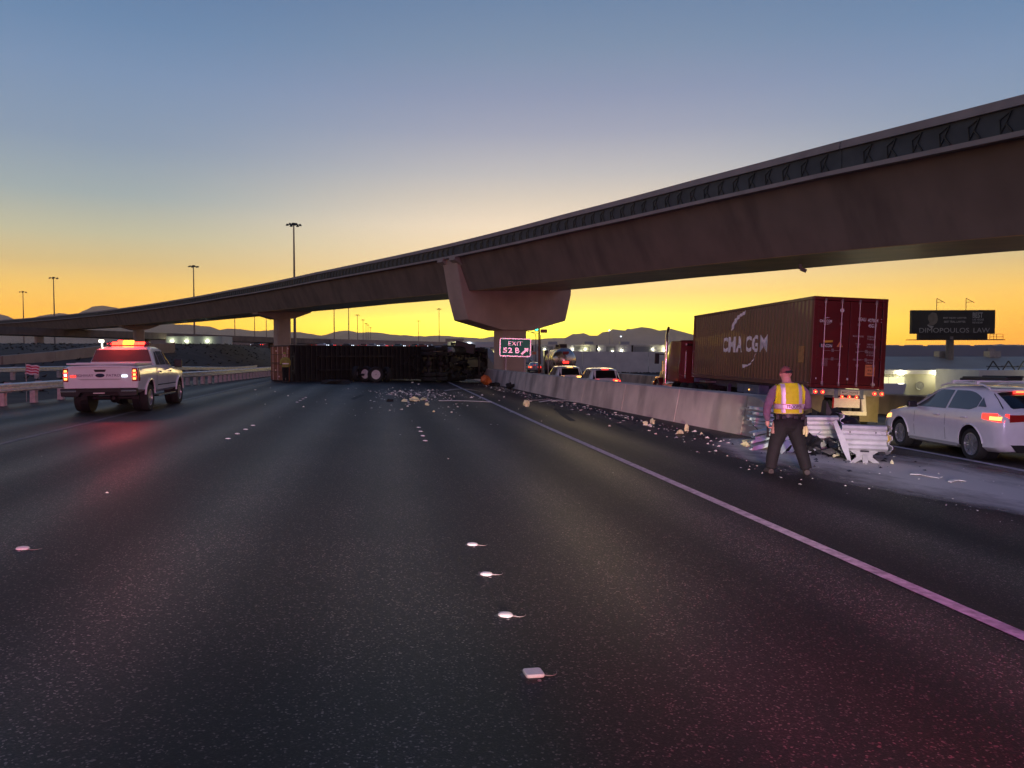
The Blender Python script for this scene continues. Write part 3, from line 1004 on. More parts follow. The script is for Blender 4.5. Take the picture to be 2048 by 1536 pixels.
for sd in (-1, 1):
    for yy in (HR, HF):
        wheel(hb, (sd * .775, yy, .318), .318, .215, .225, sd, 10)
        mb = MB()
        mb.tube([(sd * (HB.side_x(yy + .385 * math.cos(a), .33 + .385 * math.sin(a)) + .006), yy + .385 * math.cos(a), .33 + .385 * math.sin(a)) for a in np.linspace(R(5), R(175), 19)], .014, 6)
        mb.build('wheel_arch', MT['white_paint'], hb, smooth=60)
    roofc = lambda y: 1.375 - max(0, (y - 2.25)) * .40 - max(0, 1.35 - y) ** 2 * .42
    HB.side_patch(1.78, 2.98, lambda y: .985, lambda y: max(.99, min(roofc(y), 1.39 - max(0, (y - 2.25)) * .55)), sd).build('window', MT['tint'], hb, smooth=180)
    HB.side_patch(.78, 1.71, lambda y: 1.005 + max(0, .95 - y) * .35, lambda y: max(1.09, roofc(y)), sd).build('window', MT['tint'], hb, smooth=180)
    HB.side_patch(.52, .75, lambda y: 1.075, lambda y: 1.085 + (y - .52) * .75, sd, ny=5).build('window', MT['tint'], hb, smooth=180)
    for y_ in (1.74, 2.93):
        HB.side_patch(y_, y_ + .01, lambda y: .34, lambda y: .97, sd, .002, 1, 6).build('door_seam', MT['black'], hb)
    for y_ in (1.0, 1.96):
        x = sd * (HB.side_x(y_, .83) + .012)
        mb = MB(); mb.box((x, y_ + .1, .845), (.03, .2, .035)); mb.build('door_handle', MT['white_paint'], hb, bevel=.01)
    mb = MB(); mb.box((sd * .99, 2.86, 1.03), (.2, .1, .14)); mb.box((sd * .90, 2.88, .985), (.1, .05, .05)); mb.build('mirror', MT['black'], hb, bevel=.03)
    # tail lamp, wrapping the corner
    tl = HB.side_patch(0.02, .52, lambda y: .80 + (y) * .10, lambda y: .97 - .04 * abs(y - .2), sd, .008, 8, 4)
    tlo = tl.build('tail_lamp', MT['tail'], hb, smooth=180)
    mb = HB.side_patch(.05, .30, lambda y: .84, lambda y: .91, sd, .013, 6, 2); mb.build('bulb', MT['tail_hot'], tlo, smooth=180)
    mb = MB(); mb.prism([(sd * .36, .83), (sd * .36, .95), (sd * .70, .95), (sd * .70, .81)], (0, -.002, 0), (1, 0, 0), (0, 0, 1), (0, -.012, 0)); o = mb.build('inner_lamp', MT['red_lens'], tlo)
    # headlamp
    HB.side_patch(3.98, 4.36, lambda y: .62 + (4.4 - y) * .1, lambda y: .76 - (y - 3.98) * .12, sd, .007, 8, 3).build('headlamp', MT['amber'], hb, smooth=180)
    # sill
    HB.side_patch(1.32, 3.14, lambda y: .235, lambda y: .30, sd, .004, 8, 2).build('sill', MT['silver'], hb)
    # roof rail and rack foot
    mb = MB(); mb.tube([(sd * .60, .75, 1.44), (sd * .60, .95, 1.50), (sd * .60, 1.6, 1.535), (sd * .60, 2.15, 1.51), (sd * .60, 2.4, 1.45)], .02, 8); mb.build('roof_rail', MT['white_paint'], hb, smooth=60)
HB.top_patch(.16, .62, .70, .60).build('rear_window', MT['glass'], hb, smooth=180)
HB.top_patch(2.52, 3.30, .58, .68).build('windscreen', MT['glass'], hb, smooth=180)
mb = MB(); mb.box((0, .68, 1.405), (1.15, .26, .035)); mb.build('roof_spoiler', MT['white_paint'], hb, bevel=.015)
mb = MB(); mb.box((0, .565, 1.36), (.50, .03, .05)); mb.build('high_brake_lamp', MT['tail'], hb)
mb = MB(); mb.box((0, .555, 1.372), (.42, .03, .014)); mb.build('brake_lamp_bulb', MT['tail_hot'], hb)
for y_ in (1.15, 1.95):
    mb = MB(); mb.box((0, y_, 1.565), (1.24, .07, .03)); mb.box((-.60, y_, 1.54), (.06, .1, .08)); mb.box((.60, y_, 1.54), (.06, .1, .08)); mb.build('rack_bar', MT['white_paint'], hb, bevel=.01)
mb = MB(); mb.box((-.05, 1.55, 1.625), (.34, 1.45, .07)); mb.box((-.05, 2.25, 1.60), (.3, .3, .05)); mb.box((-.05, 1.2, 1.665), (.28, .9, .04)); mb.build('roof_cargo_bar', MT['black'], hb, bevel=.025)
mb = MB(); mb.prism([(-.55, .235), (.55, .235), (.68, .38), (-.68, .38)], (0, -.006, 0), (1, 0, 0), (0, 0, 1), (0, -.02, 0)); mb.build('bumper_insert', MT['black'], hb)
mb = MB(); mb.box((0, -.012, .72), (.34, .012, .16)); mb.build('licence_plate', MT['plate'], hb)
mb = MB(); mb.cyl((.45, -.02, .26), (.45, .3, .26), .03); mb.build('exhaust', MT['chrome'], hb)
for sd in (-1, 1):
    lamp('headlamp_beam', 'SPOT', (sd * .6, 4.56, .64), 700, (1, .74, .26), .06, (sd * .5 + 1.3, 9.5, -.1), 34, .9, parent=hb)
    bpy.context.view_layer.update()
# ---- shipping container ----------------------------------------------------------
CT_M = TR(14.57, 22.42, .68, -5.0, 0, 2.2)          # origin: rear bottom centre of the box, +y to the front
MT['box_red'] = mat('container_red', (.15, .006, .011), .45, var=.16, scale=1.2, bump=.03, bscale=5, dirt=((.075, .012, .014), 2.2, .5))
MT['box_side'] = mat('container_side_paint', (.125, .042, .050), .32, var=.16, coat=.25, scale=.8, dirt=((.09, .05, .045), 1.6, .6))
MT['bar_metal'] = mat('locking_bar_steel', (.36, .27, .30), .4, .6, var=.15, scale=12)
MT['print'] = mat('white_print', (.90, .88, .90), .6, var=.15, scale=6)
MT['print_dim'] = mat('worn_white_print', (.48, .42, .44), .6, var=.2, scale=14)
MT['placard'] = mat('orange_placard', (.85, .32, .12), .55, var=.1, scale=8)
ct = thing('shipping_container', 'dark red corrugated shipping container with white lettering riding on the truck', 'container', CT_M)
LC, WC, HC = 12.19, 2.44, 2.90
PER, DEP = .278, .032


def corr(y):
    """depth of the corrugated wall at y (0 = outer rib, DEP = inner)"""
    u = ((y - .18) % PER) / PER
    return float(np.interp(u, [0, .26, .5, .76, 1], [0, 0, DEP, DEP, 0]))


def corr_ys(y0, y1):
    ys = {y0, y1}
    k = 0
    base = .18
    for i in range(0, 60):
        for u in (0, .26, .5, .76):
            y = base + (i + u) * PER
            if y0 < y < y1:
                ys.add(y)
    return sorted(ys)


for sd in (-1, 1):
    ys = corr_ys(.17, LC - .17)
    rows = [[Vector((sd * (WC / 2 - .012 - corr(y)), y, z)) for y in ys] for z in (.16, 1.5, HC - .10)]
    MB().grid(rows).build('corrugated_side', MT['box_side'], ct)
    mb = MB(); mb.box((sd * (WC / 2 - .05), LC / 2, .08), (.10, LC - .36, .16)); mb.build('bottom_rail', MT['box_side'], ct, bevel=.01)
    mb = MB(); mb.box((sd * (WC / 2 - .03), LC / 2, HC - .05), (.06, LC - .36, .10)); mb.build('top_rail', MT['box_side'], ct, bevel=.01)
    for y_ in (.085, LC - .085):
        mb = MB(); mb.box((sd * (WC / 2 - .08), y_, HC / 2), (.16, .17, HC - .24)); mb.build('corner_post', MT['box_red'], ct, bevel=.015)
        for z_ in (.06, HC - .06):
            mb = MB(); mb.box((sd * (WC / 2 - .089), y_, z_), (.178, .178, .118)); mb.build('corner_casting', MT['box_red'], ct, bevel=.012)
mb = MB(); mb.box((0, LC / 2, HC - .075), (WC - .12, LC - .2, .05)); mb.build('roof', MT['box_red'], ct)
mb = MB(); mb.box((0, LC / 2, .12), (WC - .2, LC - .3, .08)); mb.build('floor', MT['black'], ct)
mb = MB(); mb.box((0, LC - .05, HC / 2), (WC - .34, .06, HC - .25)); mb.build('front_wall', MT['box_red'], ct)
mb = MB(); mb.box((0, .09, HC - .06), (WC - .36, .16, .115)); mb.build('door_header', MT['box_red'], ct, bevel=.01)
mb = MB(); mb.box((0, .09, .06), (WC - .36, .16, .115)); mb.build('door_sill', MT['box_red'], ct, bevel=.01)
# doors
for sd in (-1, 1):
    d = MB()
    w = WC / 2 - .17
    cx = sd * (w / 2 + .004)
    d.box((cx, .06, HC / 2), (w - .01, .04, HC - .26))
    for z_ in (.5, 1.0, 1.5, 2.0, 2.45):
        pass
    dr = d.build('door', MT['box_red'], ct, bevel=.008)
    for k, fx in enumerate((.28, .80)):
        x = sd * (w * fx)
        mb = MB()
        mb.cyl((x, .012, .12), (x, .012, HC - .12), .019, n=8)
        for z_ in (.16, .75, 1.35, 2.05, HC - .16):
            mb.box((x, .02, z_), (.075, .035, .085))
        for z_ in (.10, HC - .10):
            mb.box((x, .012, z_), (.06, .05, .07))
        mb.build('locking_bar', MT['bar_metal'], dr)
    for z_ in (.93, 1.20):
        mb = MB(); mb.beam((sd * w * .28, -.012, z_), (sd * w * .80, -.012, z_ + .02 * sd), .028, .014); mb.box((sd * w * .53, -.012, z_), (.07, .03, .10)); mb.build('handle', MT['bar_metal'], dr)
    for z_ in (.35, .95, 1.6, 2.2, 2.6):
        mb = MB(); mb.box((sd * (w - .02), .015, z_), (.12, .05, .07)); mb.build('hinge', MT['box_red'], dr, bevel=.006)
    mb = MB(); mb.box((sd * (w + .012), .05, HC / 2), (.022, .05, HC - .26)); mb.build('gasket', MT['black'], dr)
RR = lambda x, z, off=.037: FACE((x, off, z), (1, 0, 0), (0, 0, 1))
text('lettering', 'CMA CGM', .40, .09, RR(-.80, 2.12), MT['print'], ct, .02)
text('lettering', 'BEAU', .25, .115, RR(.40, 2.22), MT['print'], ct, .01)
text('lettering', '407884', .35, .115, RR(.76, 2.20), MT['print'], ct, .01)
text('lettering', '8', .055, .115, RR(1.045, 2.20), MT['print'], ct, .01)
text('lettering', '45G1', .22, .115, RR(.72, 2.03), MT['print'], ct, .01)
for z_, a, b in ((1.68, 'MAX.GROSS', '32 500 KGS'), (1.60, '', '71 650 LBS'), (1.43, 'TARE', '3 880 KGS'), (1.35, '', '8 550 LBS'), (1.17, 'NET', '28 620 KGS'), (1.09, '', '63 100 LBS'), (.93, 'CU.CAP.', '76.4 CU.M'), (.85, '', '2 700 CU.FT')):
    if a:
        text('lettering', a, .04 * len(a), .05, RR(.30, z_), MT['print_dim'], ct, .02)
    text('lettering', b, .24, .052, RR(.72, z_), MT['print_dim'], ct, .02)
mb = MB(); mb.prism([(.58, .42), (.90, .42), (.90, .78), (.58, .78)], (0, .037, 0), (1, 0, 0), (0, 0, 1), (0, -.004, 0)); pz = mb.build('caution_placard', MT['placard'], ct)
MT['ink'] = mat('dark_ink', (.10, .03, .03), .6, var=0)
for z_, s_, w_ in ((.71, 'CAUTION', .27), (.60, "9'6\"", .16), (.49, 'HIGH', .18)):
    text('lettering', s_, w_, .065, RR(.74, z_, .031), MT['ink'], pz, .01)
mb = MB(); mb.prism([(-.98, 1.28), (-.54, 1.28), (-.54, 1.42), (-.98, 1.42)], (0, .037, 0), (1, 0, 0), (0, 0, 1), (0, -.003, 0)); bc = mb.build('sticker', MT['black'], ct)
text('lettering', 'BEACON', .36, .10, RR(-.74, 1.34, .031), MT['print'], bc, .02)
mb = MB(); mb.prism([(-.84, 1.43), (-.54, 1.46), (-.54, 1.52), (-.86, 1.50)], (0, .037, 0), (1, 0, 0), (0, 0, 1), (0, -.003, 0)); mb.build('sticker_stripe', mat('yellow_stripe', (.7, .42, .05), .6, var=.1), bc)
mb = MB(); mb.prism([(-.40, 1.32), (-.20, 1.32), (-.30, 1.50)], (0, .037, 0), (1, 0, 0), (0, 0, 1), (0, -.003, 0)); mb.build('warning_triangle', MT['placard'], ct)
for x, z_ in ((-.28, 2.48), (.86, .15)):
    mb = MB(); mb.lathe([(.001, 0), (.065, 0), (.065, .004)], (x, .036, z_), (0, -1, 0), 20); mb.build('round_sticker', MT['print'], ct)
mb = MB(); mb.box((-.78, .035, .82), (.20, .008, .26)); mb.build('data_plate', mat('weathered_plate', (.22, .10, .10), .5, var=.3, scale=30), ct)
for x in (-1.05, .0):
    mb = MB(); mb.box((x, .03, .30), (.05, .02, .07)); mb.build('seal_tab', MT['print'], ct)
# swooshes above and below the small name
mb = MB(); mb.prism([(-.90, 2.20), (-.78, 2.235), (-.66, 2.235), (-.78, 2.215)], (0, .036, 0), (1, 0, 0), (0, 0, 1), (0, -.003, 0)); mb.build('swoosh', MT['print'], ct)
mb = MB(); mb.prism([(-.86, 2.03), (-.74, 2.02), (-.62, 2.05), (-.74, 2.035)], (0, .036, 0), (1, 0, 0), (0, 0, 1), (0, -.003, 0)); mb.build('swoosh', MT['print'], ct)


def print_side(me, name):
    """wrap a flat print (x along the wall from the rear, y up) over the corrugated left wall"""
    bm = bmesh.new(); bm.from_mesh(me)
    for v in bm.verts:
        v.co = Vector((-WC / 2, v.co.x, v.co.y))
    lo = min(v.co.y for v in bm.verts); hi = max(v.co.y for v in bm.verts)
    for y in corr_ys(lo, hi)[1:-1]:
        bmesh.ops.bisect_plane(bm, geom=bm.verts[:] + bm.edges[:] + bm.faces[:], plane_co=(0, y, 0), plane_no=(0, 1, 0))
    for v in bm.verts:
        v.co.x = -(WC / 2 - .012 - corr(v.co.y)) - .004
    m2 = bpy.data.meshes.new(name); bm.to_mesh(m2); bm.free()
    m2.materials.clear(); m2.materials.append(MT['print'])
    return obj(name, m2, ct)


def flip_text(s, w, h, cy, cz, bold):
    me = text_mesh(s, w, h, bold, 3, 1.12)
    for v in me.vertices:
        v.co = Vector((cy - v.co.x, cz + v.co.y, 0))
    return me


cy_ = 8.15
for ch_, w_ in (('C', .54), ('M', .74), ('A', .64), (' ', .12), ('C', .54), ('G', .58), ('M', .74)):
    if ch_ != ' ':
        print_side(flip_text(ch_, w_, .64, cy_ - w_ / 2, 1.46, .035 if ch_ != 'M' else .018), 'big_letter')
    cy_ -= w_ + .12


def poly_me(pts):
    me = bpy.data.meshes.new('p'); me.from_pydata([(a, b, 0) for a, b in pts], [], [tuple(range(len(pts)))]); return me


print_side(poly_me([(7.35, 2.05), (7.05, 2.42), (6.6, 2.62), (5.75, 2.78), (5.8, 2.64), (6.4, 2.54), (6.75, 2.36), (7.15, 2.03)]), 'swoosh')
print_side(poly_me([(5.9, .50), (5.15, .64), (4.75, .86), (4.55, 1.12), (4.68, 1.0), (4.95, .78), (5.3, .66), (5.95, .66)]), 'swoosh')
mb = MB(); mb.prism([(.55, .78), (.95, .78), (.95, 1.32), (.55, 1.32)], (-WC / 2 - .002, 0, 0), (0, 1, 0), (0, 0, 1), (.006, 0, 0)); mb.build('height_placard', mat('dull_yellow_placard', (.42, .22, .07), .6, var=.3, scale=9), ct)

# ---- chassis trailer under the container --------------------------------------
MT['chassis'] = mat('blue_grey_chassis', (.13, .15, .24), .55, .2, var=.25, scale=3)
ch = thing('chassis_trailer', 'blue grey chassis trailer with red tail lamps carrying the red container', 'trailer', TR(14.57, 22.42, -.575, -5.0, 0, 2.2))
mb = MB()
for sd in (-1, 1):
    mb.box((sd * .42, 6.0, 1.08), (.12, 12.1, .28)); mb.box((sd * .42, 6.0, .95), (.18, 12.1, .03))
for y_ in (1.0, 2.6, 4.2, 6.0, 8.0, 10.0):
    mb.box((0, y_, 1.08), (.9, .12, .2))
mb.build('frame', MT['chassis'], ch, bevel=.01)
mb = MB(); mb.box((0, .10, 1.13), (2.40, .22, .21)); rb_ = mb.build('rear_bolster', MT['steel_dull'], ch, bevel=.012)
mb = MB(); mb.box((0, 11.9, 1.13), (2.40, .2, .2)); mb.build('front_bolster', MT['chassis'], ch, bevel=.012)
for x in (-1.10, -.86, .86, 1.10):
    mb = MB(); mb.lathe([(.001, .03), (.055, .022), (.06, 0)], (x, -.012, 1.12), (0, -1, 0), 16); o = mb.build('tail_lamp', MT['tail'], ch, smooth=60)
    mb = MB(); mb.lathe([(.001, .012), (.026, .004), (.03, 0)], (x, -.034, 1.12), (0, -1, 0), 12); mb.build('bulb', MT['tail_hot'], o, smooth=60)
for x in (-.22, .02, .26):
    mb = MB(); mb.lathe([(.001, .03), (.05, .02), (.052, 0)], (x, -.02, .985), (0, -1, 0), 16); o = mb.build('marker_lamp', MT['tail'], ch, smooth=60)
    mb = MB(); mb.lathe([(.001, .012), (.022, .004), (.025, 0)], (x, -.042, .985), (0, -1, 0), 12); mb.build('bulb', MT['tail_hot'], o, smooth=60)
mb = MB(); mb.box((.04, -.025, 1.13), (.62, .012, .13)); hd = mb.build('clearance_plate', MT['plate'], ch)
text('lettering', 'MAXCLEARANCE', .54, .07, FACE((.04, -.033, 1.13), (1, 0, 0), (0, 0, 1)), MT['ink'], hd, .01)
mb = MB()
for sd in (-1, 1):
    mb.beam((sd * .46 + .04, .02, 1.06), (sd * .50 + .04, -.02, .50), .12, .10, (0, 1, 0))
mb.beam((-.52, -.02, .47), (.60, -.02, .47), .13, .12)
mb.build('underride_guard', MT['plate'], ch, bevel=.01)
mb = MB(); mb.box((.04, .10, .80), (.82, .02, .32)); mb.build('rear_plate', MT['plate'], ch)
mb = MB(); mb.box((-.52, -.06, .75), (.05, .01, .42)); mb.build('red_tape', MT['red_lens'], ch)
MT['flap'] = mat('tan_mud_flap', (.20, .165, .11), .75, var=.12, scale=6)
for sd in (-1, 1):
    mb = MB(); mb.box((sd * .93, .38, .62), (.62, .012, .86)); mb.build('mud_flap', MT['flap'], ch)
for yy in (1.15, 2.4):
    mb = MB(); mb.cyl((-1, yy, .5), (1, yy, .5), .07, n=10); mb.build('axle', MT['black'], ch)
    for sd in (-1, 1):
        for q in (.72, 1.05):
            wheel(ch, (sd * q, yy, .50), .50, .26, .29, sd, 5, MT['steel_dull'], 24)
for sd in (-1, 1):
    mb = MB(); mb.box((sd * .55, 9.1, .72), (.13, .13, .7)); mb.box((sd * .55, 9.1, .36), (.26, .26, .03)); mb.build('landing_leg', MT['chassis'], ch)
mb = MB(); mb.box((-1.12, 5.4, .95), (.03, .05, .05)); mb.build('side_marker_lamp', MT['amber'], ch)
mb = MB(); mb.box((-.9, 5.6, .98), (.4, 2.2, .35)); mb.build('tool_box', MT['chassis'], ch, bevel=.02)


# ---- tractor units ---------------------------------------------------------------
def tractor(label, M, paint, dark=False, group=None):
    """conventional sleeper tractor, rear at y=0, front at y=7.6; wheels on z=0"""
    t = thing('semi_tractor', label, 'truck', M)
    met = MT['trailer_rib'] if dark else MT['chrome']
    blk = MT['black']
    # frame
    mb = MB()
    for sd in (-1, 1):
        mb.box((sd * .42, 3.7, .92), (.10, 7.2, .28))
    for y_ in (.3, 1.0, 2.2, 3.4, 5.0, 6.8):
        mb.box((0, y_, .92), (.84, .14, .22))
    mb.build('frame', blk, t)
    mb = MB(); mb.box((0, .95, 1.14), (.95, .9, .10)); mb.build('fifth_wheel', MT['steel_dull'], t, bevel=.02)
    # cab shell: sleeper + cab loft
    S = Shape([(2.25, 1.0, 1.18, 1.20, 2.0, 1.15, 3.02), (2.35, .98, 1.20, 1.22, 2.0, 1.17, 3.08), (3.9, .98, 1.20, 1.22, 2.0, 1.17, 3.10), (4.3, .98, 1.20, 1.21, 1.98, 1.12, 2.98), (4.9, .98, 1.18, 1.18, 1.92, 1.0, 2.72),
               (5.15, .98, 1.15, 1.15, 1.88, .96, 2.55), (5.5, .98, 1.08, 1.05, 1.80, .86, 1.98), (5.7, .98, .98, .92, 1.74, .66, 1.80), (7.1, .92, .86, .80, 1.52, .55, 1.60), (7.45, .92, .80, .74, 1.38, .5, 1.48)], bulge=.01)
    me = S.body().mesh('cab', paint, 35)
    obj('cab', me, t)
    # aerodynamic roof crown with a sun-lit windscreen in front of the sleeper
    for sd in (-1, 1):
        S.side_patch(4.42, 5.22, lambda y: 1.98, lambda y: 2.55 - (y - 4.42) * .2, sd, .008).build('window', MT['glass'], t, smooth=180)
        mb = MB(); mb.box((sd * 1.5, 5.35, 2.15), (.22, .14, .55)); mb.beam((sd * 1.15, 5.2, 2.38), (sd * 1.5, 5.35, 2.38), .05, .05); mb.build('mirror', blk, t, bevel=.03)
        mb = MB(); mb.cyl((sd * .98, 3.0, .78), (sd * .98, 4.75, .78), .33, n=20); mb.build('fuel_tank', met, t, smooth=40)
        mb = MB(); mb.cyl((sd * 1.29, 4.35, .9), (sd * 1.29, 4.35, 3.0), .08, n=12); mb.tube([(sd * 1.29, 4.35, 2.98), (sd * 1.29, 4.33, 3.45), (sd * 1.29, 4.25, 3.62), (sd * 1.29, 4.12, 3.72)], .07, 10); mb.build('exhaust_stack', met, t, smooth=50)
        # front fender
        mb = MB()
        rings = []
        for a in np.linspace(R(0), R(175), 12):
            y, z = 6.35 + .66 * math.cos(a), .55 + .62 * math.sin(a)
            rings.append([Vector((sd * .72, y, z)), Vector((sd * 1.2, y, z)), Vector((sd * 1.22, y, z - .10)), Vector((sd * .72, y, z - .04))])
        mb.sweep(rings); mb.build('fender', paint, t, smooth=50)
        mb = MB(); mb.box((sd * .92, 7.12, 1.05), (.28, .16, .22)); mb.build('headlamp', MT['amber'] if not dark else blk, t, bevel=.03)
        mb = MB(); mb.box((sd * 1.0, 5.3, .62), (.4, .7, .12)); mb.build('step', met, t, bevel=.02)
        mb = MB(); mb.cyl((sd * 1.02, 5.62, 1.35), (sd * 1.02, 5.62, 2.05), .14, n=14); mb.build('air_cleaner', met, t, smooth=40)
        # back wall fittings
        wheel(t, (sd * 1.02, 6.35, .52), .52, .29, .30, sd, 5, MT['alloy'], 24)
        for yy in (.45, 1.72):
            for q in (.73, 1.06):
                wheel(t, (sd * q, yy, .52), .52, .27, .30, sd, 5, MT['alloy'], 24)
    mb = MB()
    mb.cyl((-1, 6.35, .5), (1, 6.35, .5), .07, n=10)
    mb.build('front_axle', blk, t)
    for yy in (.45, 1.72):
        mb = MB(); mb.cyl((-1, yy, .52), (1, yy, .52), .10, n=10); mb.lathe([(.05, -.22), (.26, -.1), (.28, .05), (.1, .22)], (0, yy, .52), (0, 1, 0), 14); mb.build('drive_axle', MT['trailer_rib'] if dark else blk, t, smooth=50)
    mb = MB(); mb.cyl((0, 1.7, .68), (0, 4.6, .85), .06, n=10); mb.build('drive_shaft', MT['steel_dull'], t)
    mb = MB(); mb.box((0, 5.6, .85), (.6, 1.4, .7), top=.8); mb.box((0, 6.5, .72), (.4, .5, .35)); mb.lathe([(.1, -.6), (.22, -.3), (.3, .3), (.3, .5)], (0, 4.6, .88), (0, 1, 0), 12); mb.build('engine', blk, t, bevel=.03)
    if dark:
        mb = MB(); mb.box((0, 4.7, 1.02), (1.9, 4.9, .25)); mb.build('underbody', blk, t, bevel=.03)
    mb = MB(); mb.box((0, 7.5, .72), (2.3, .14, .38)); mb.build('bumper', met, t, bevel=.04)
    mb = MB(); mb.box((0, 7.46, 1.2), (.9, .06, .6)); mb.build('grille', met, t, bevel=.03)
    # ladder-like fairing on the sleeper's rear wall and air lines
    mb = MB()
    for x in (-.42, -.16):
        mb.beam((x, 2.20, 1.25), (x, 2.20, 2.75), .03, .03)
    for z_ in (1.35, 1.65, 1.95, 2.25, 2.55):
        mb.beam((-.42, 2.20, z_), (-.16, 2.20, z_), .03, .03)
    mb.build('catwalk_ladder', met, t)
    mb = MB(); mb.box((0, 2.21, 2.86), (1.9, .03, .10)); mb.build('cab_lamp_bar', met, t)
    for x in (-.9, .9):
        mb = MB(); mb.box((x, 2.215, 1.9), (.06, .03, 1.3)); mb.build('grab_handle', met, t)
    return t


MT['truck_red'] = mat('truck_red', (.16, .008, .010), .4, var=.05, coat=.15)
tractor('dark red sleeper tractor unit in front of the shipping container', TR(14.95, 32.9, -.62, -5.5, 0, 2.2), MT['truck_red'])

# ---------------------------------------------------------------- overturned truck
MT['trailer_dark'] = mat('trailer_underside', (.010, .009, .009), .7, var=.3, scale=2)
MT['trailer_rib'] = mat('trailer_cross_member', (.026, .024, .023), .6, .2, var=.35, scale=3)
MT['door_orange'] = mat('orange_rear_door', (.26, .075, .04), .6, var=.25, scale=3, dirt=((.2, .06, .04), 2, .5))
MT['tape'] = mat('reflective_tape', (.85, .55, .50), .4, var=.3, scale=20)


def lying(px, py, ux, uy, zloc, half):
    """matrix that lays an upright vehicle on its left side, underside towards the near right"""
    l = math.hypot(ux, uy); ux /= l; uy /= l
    M = Matrix(((0, ux, -uy), (0, uy, ux), (1, 0, 0))).to_4x4()
    off = M @ Vector((-half, 0, zloc))
    M.translation = Vector((px, py, gz(px, py))) - off
    return M


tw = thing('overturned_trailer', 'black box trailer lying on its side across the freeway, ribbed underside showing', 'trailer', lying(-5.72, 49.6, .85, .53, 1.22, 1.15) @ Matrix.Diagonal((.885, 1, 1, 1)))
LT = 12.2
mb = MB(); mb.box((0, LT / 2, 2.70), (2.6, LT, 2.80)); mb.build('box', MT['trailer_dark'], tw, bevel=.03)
rib = MB(); rib.box((0, 0, 0), (2.5, .06, .12)); ribm = rib.mesh('cross_member', MT['trailer_rib'])
for k in range(34):
    y_ = .3 + k * .352
    obj('cross_member', ribm, tw, TR(random.uniform(-.01, .01), y_, 1.235))
for sd in (-1, 1):
    mb = MB(); mb.box((sd * 1.28, LT / 2, 1.34), (.06, LT, .2)); mb.build('side_rail', MT['trailer_rib'], tw)
    mb = MB(); mb.box((sd * .5, 4.6, 1.08), (.10, 5.6, .2)); mb.build('slider_rail', MT['trailer_rib'], tw)
for sd in (-1, 1):
    mb = MB(); mb.box((sd * .55, 9.0, .85), (.14, .14, .8)); mb.beam((sd * .55, 9.0, .6), (sd * .2, 9.0, 1.2), .05, .05); mb.build('landing_leg', MT['trailer_rib'], tw)
# rear doors with reflective tape and lamps
mb = MB(); mb.box((0, -.03, 2.72), (2.5, .05, 2.66)); do_ = mb.build('rear_door', MT['door_orange'], tw)
for x in (-1.22, -.62, -.04, .04, .62, 1.22):
    mb = MB(); mb.cyl((x, -.07, 1.42), (x, -.07, 4.02), .018, n=6); mb.build('door_rod', MT['trailer_rib'], do_)
for z_ in (1.6, 2.3, 3.0, 3.7):
    mb = MB(); mb.box((0, -.062, z_), (2.44, .014, .05)); mb.build('reflective_tape', MT['tape'], do_)
for x, z_ in ((-1.1, 1.9), (-.5, 3.3), (.3, 2.0), (.9, 3.2), (1.05, 1.5), (-.95, 2.8)):
    mb = MB(); mb.box((x, -.068, z_), (.10, .03, .16)); mb.build('hinge', MT['tape'], do_)
mb = MB(); mb.box((0, .02, 1.15), (2.4, .1, .12)); mb.box((0, .02, .75), (1.5, .1, .1)); mb.box((-.5, .02, .95), (.1, .08, .4)); mb.box((.5, .02, .95), (.1, .08, .4)); mb.build('underride_guard', MT['trailer_rib'], tw)
# torn loose tandem
MT['rim_white'] = mat('white_steel_rim', (.72, .66, .68), .5, var=.1, scale=8)
TWI = tw.matrix_world.inverted()


def loose_wheel(parent, inv, px, py, ang, r=.5, hgt=None, tilt=0, rim='rim_white'):
    e = bpy.data.objects.new('wheel', None); COL.objects.link(e); e.parent = parent
    e.matrix_local = inv @ TR(px, py, gz(px, py) + (r if hgt is None else hgt), ang, 0, tilt)
    mb = MB(); t = .14
    mb.lathe([(.30, -t * .9), (r * .93, -t), (r, -t * .6), (r, t * .6), (r * .93, t), (.30, t * .9)], axis=(1, 0, 0), n=24, closed=True); mb.build('tyre', MT['rubber'], e, smooth=40)
    mb = MB(); mb.lathe([(.31, t * .9), (.27, t * .85), (.24, .02), (.13, -.01), (.12, .09), (.001, .10)], axis=(1, 0, 0), n=24)
    for k in range(8):
        a = k * math.pi / 4
        mb.cyl((0, .18 * math.cos(a), .18 * math.sin(a)), (.03, .18 * math.cos(a), .18 * math.sin(a)), .022, n=6, mi=1)
    mb.build('rim', [MT[rim], MT['black']], e, smooth=40)
    mb = MB(); mb.lathe([(.001, .13), (.085, .12), (.09, .06)], axis=(1, 0, 0), n=14); mb.build('hub', mat('hub_grey', (.28, .25, .26), .5, var=.2), e, smooth=60)
    return e


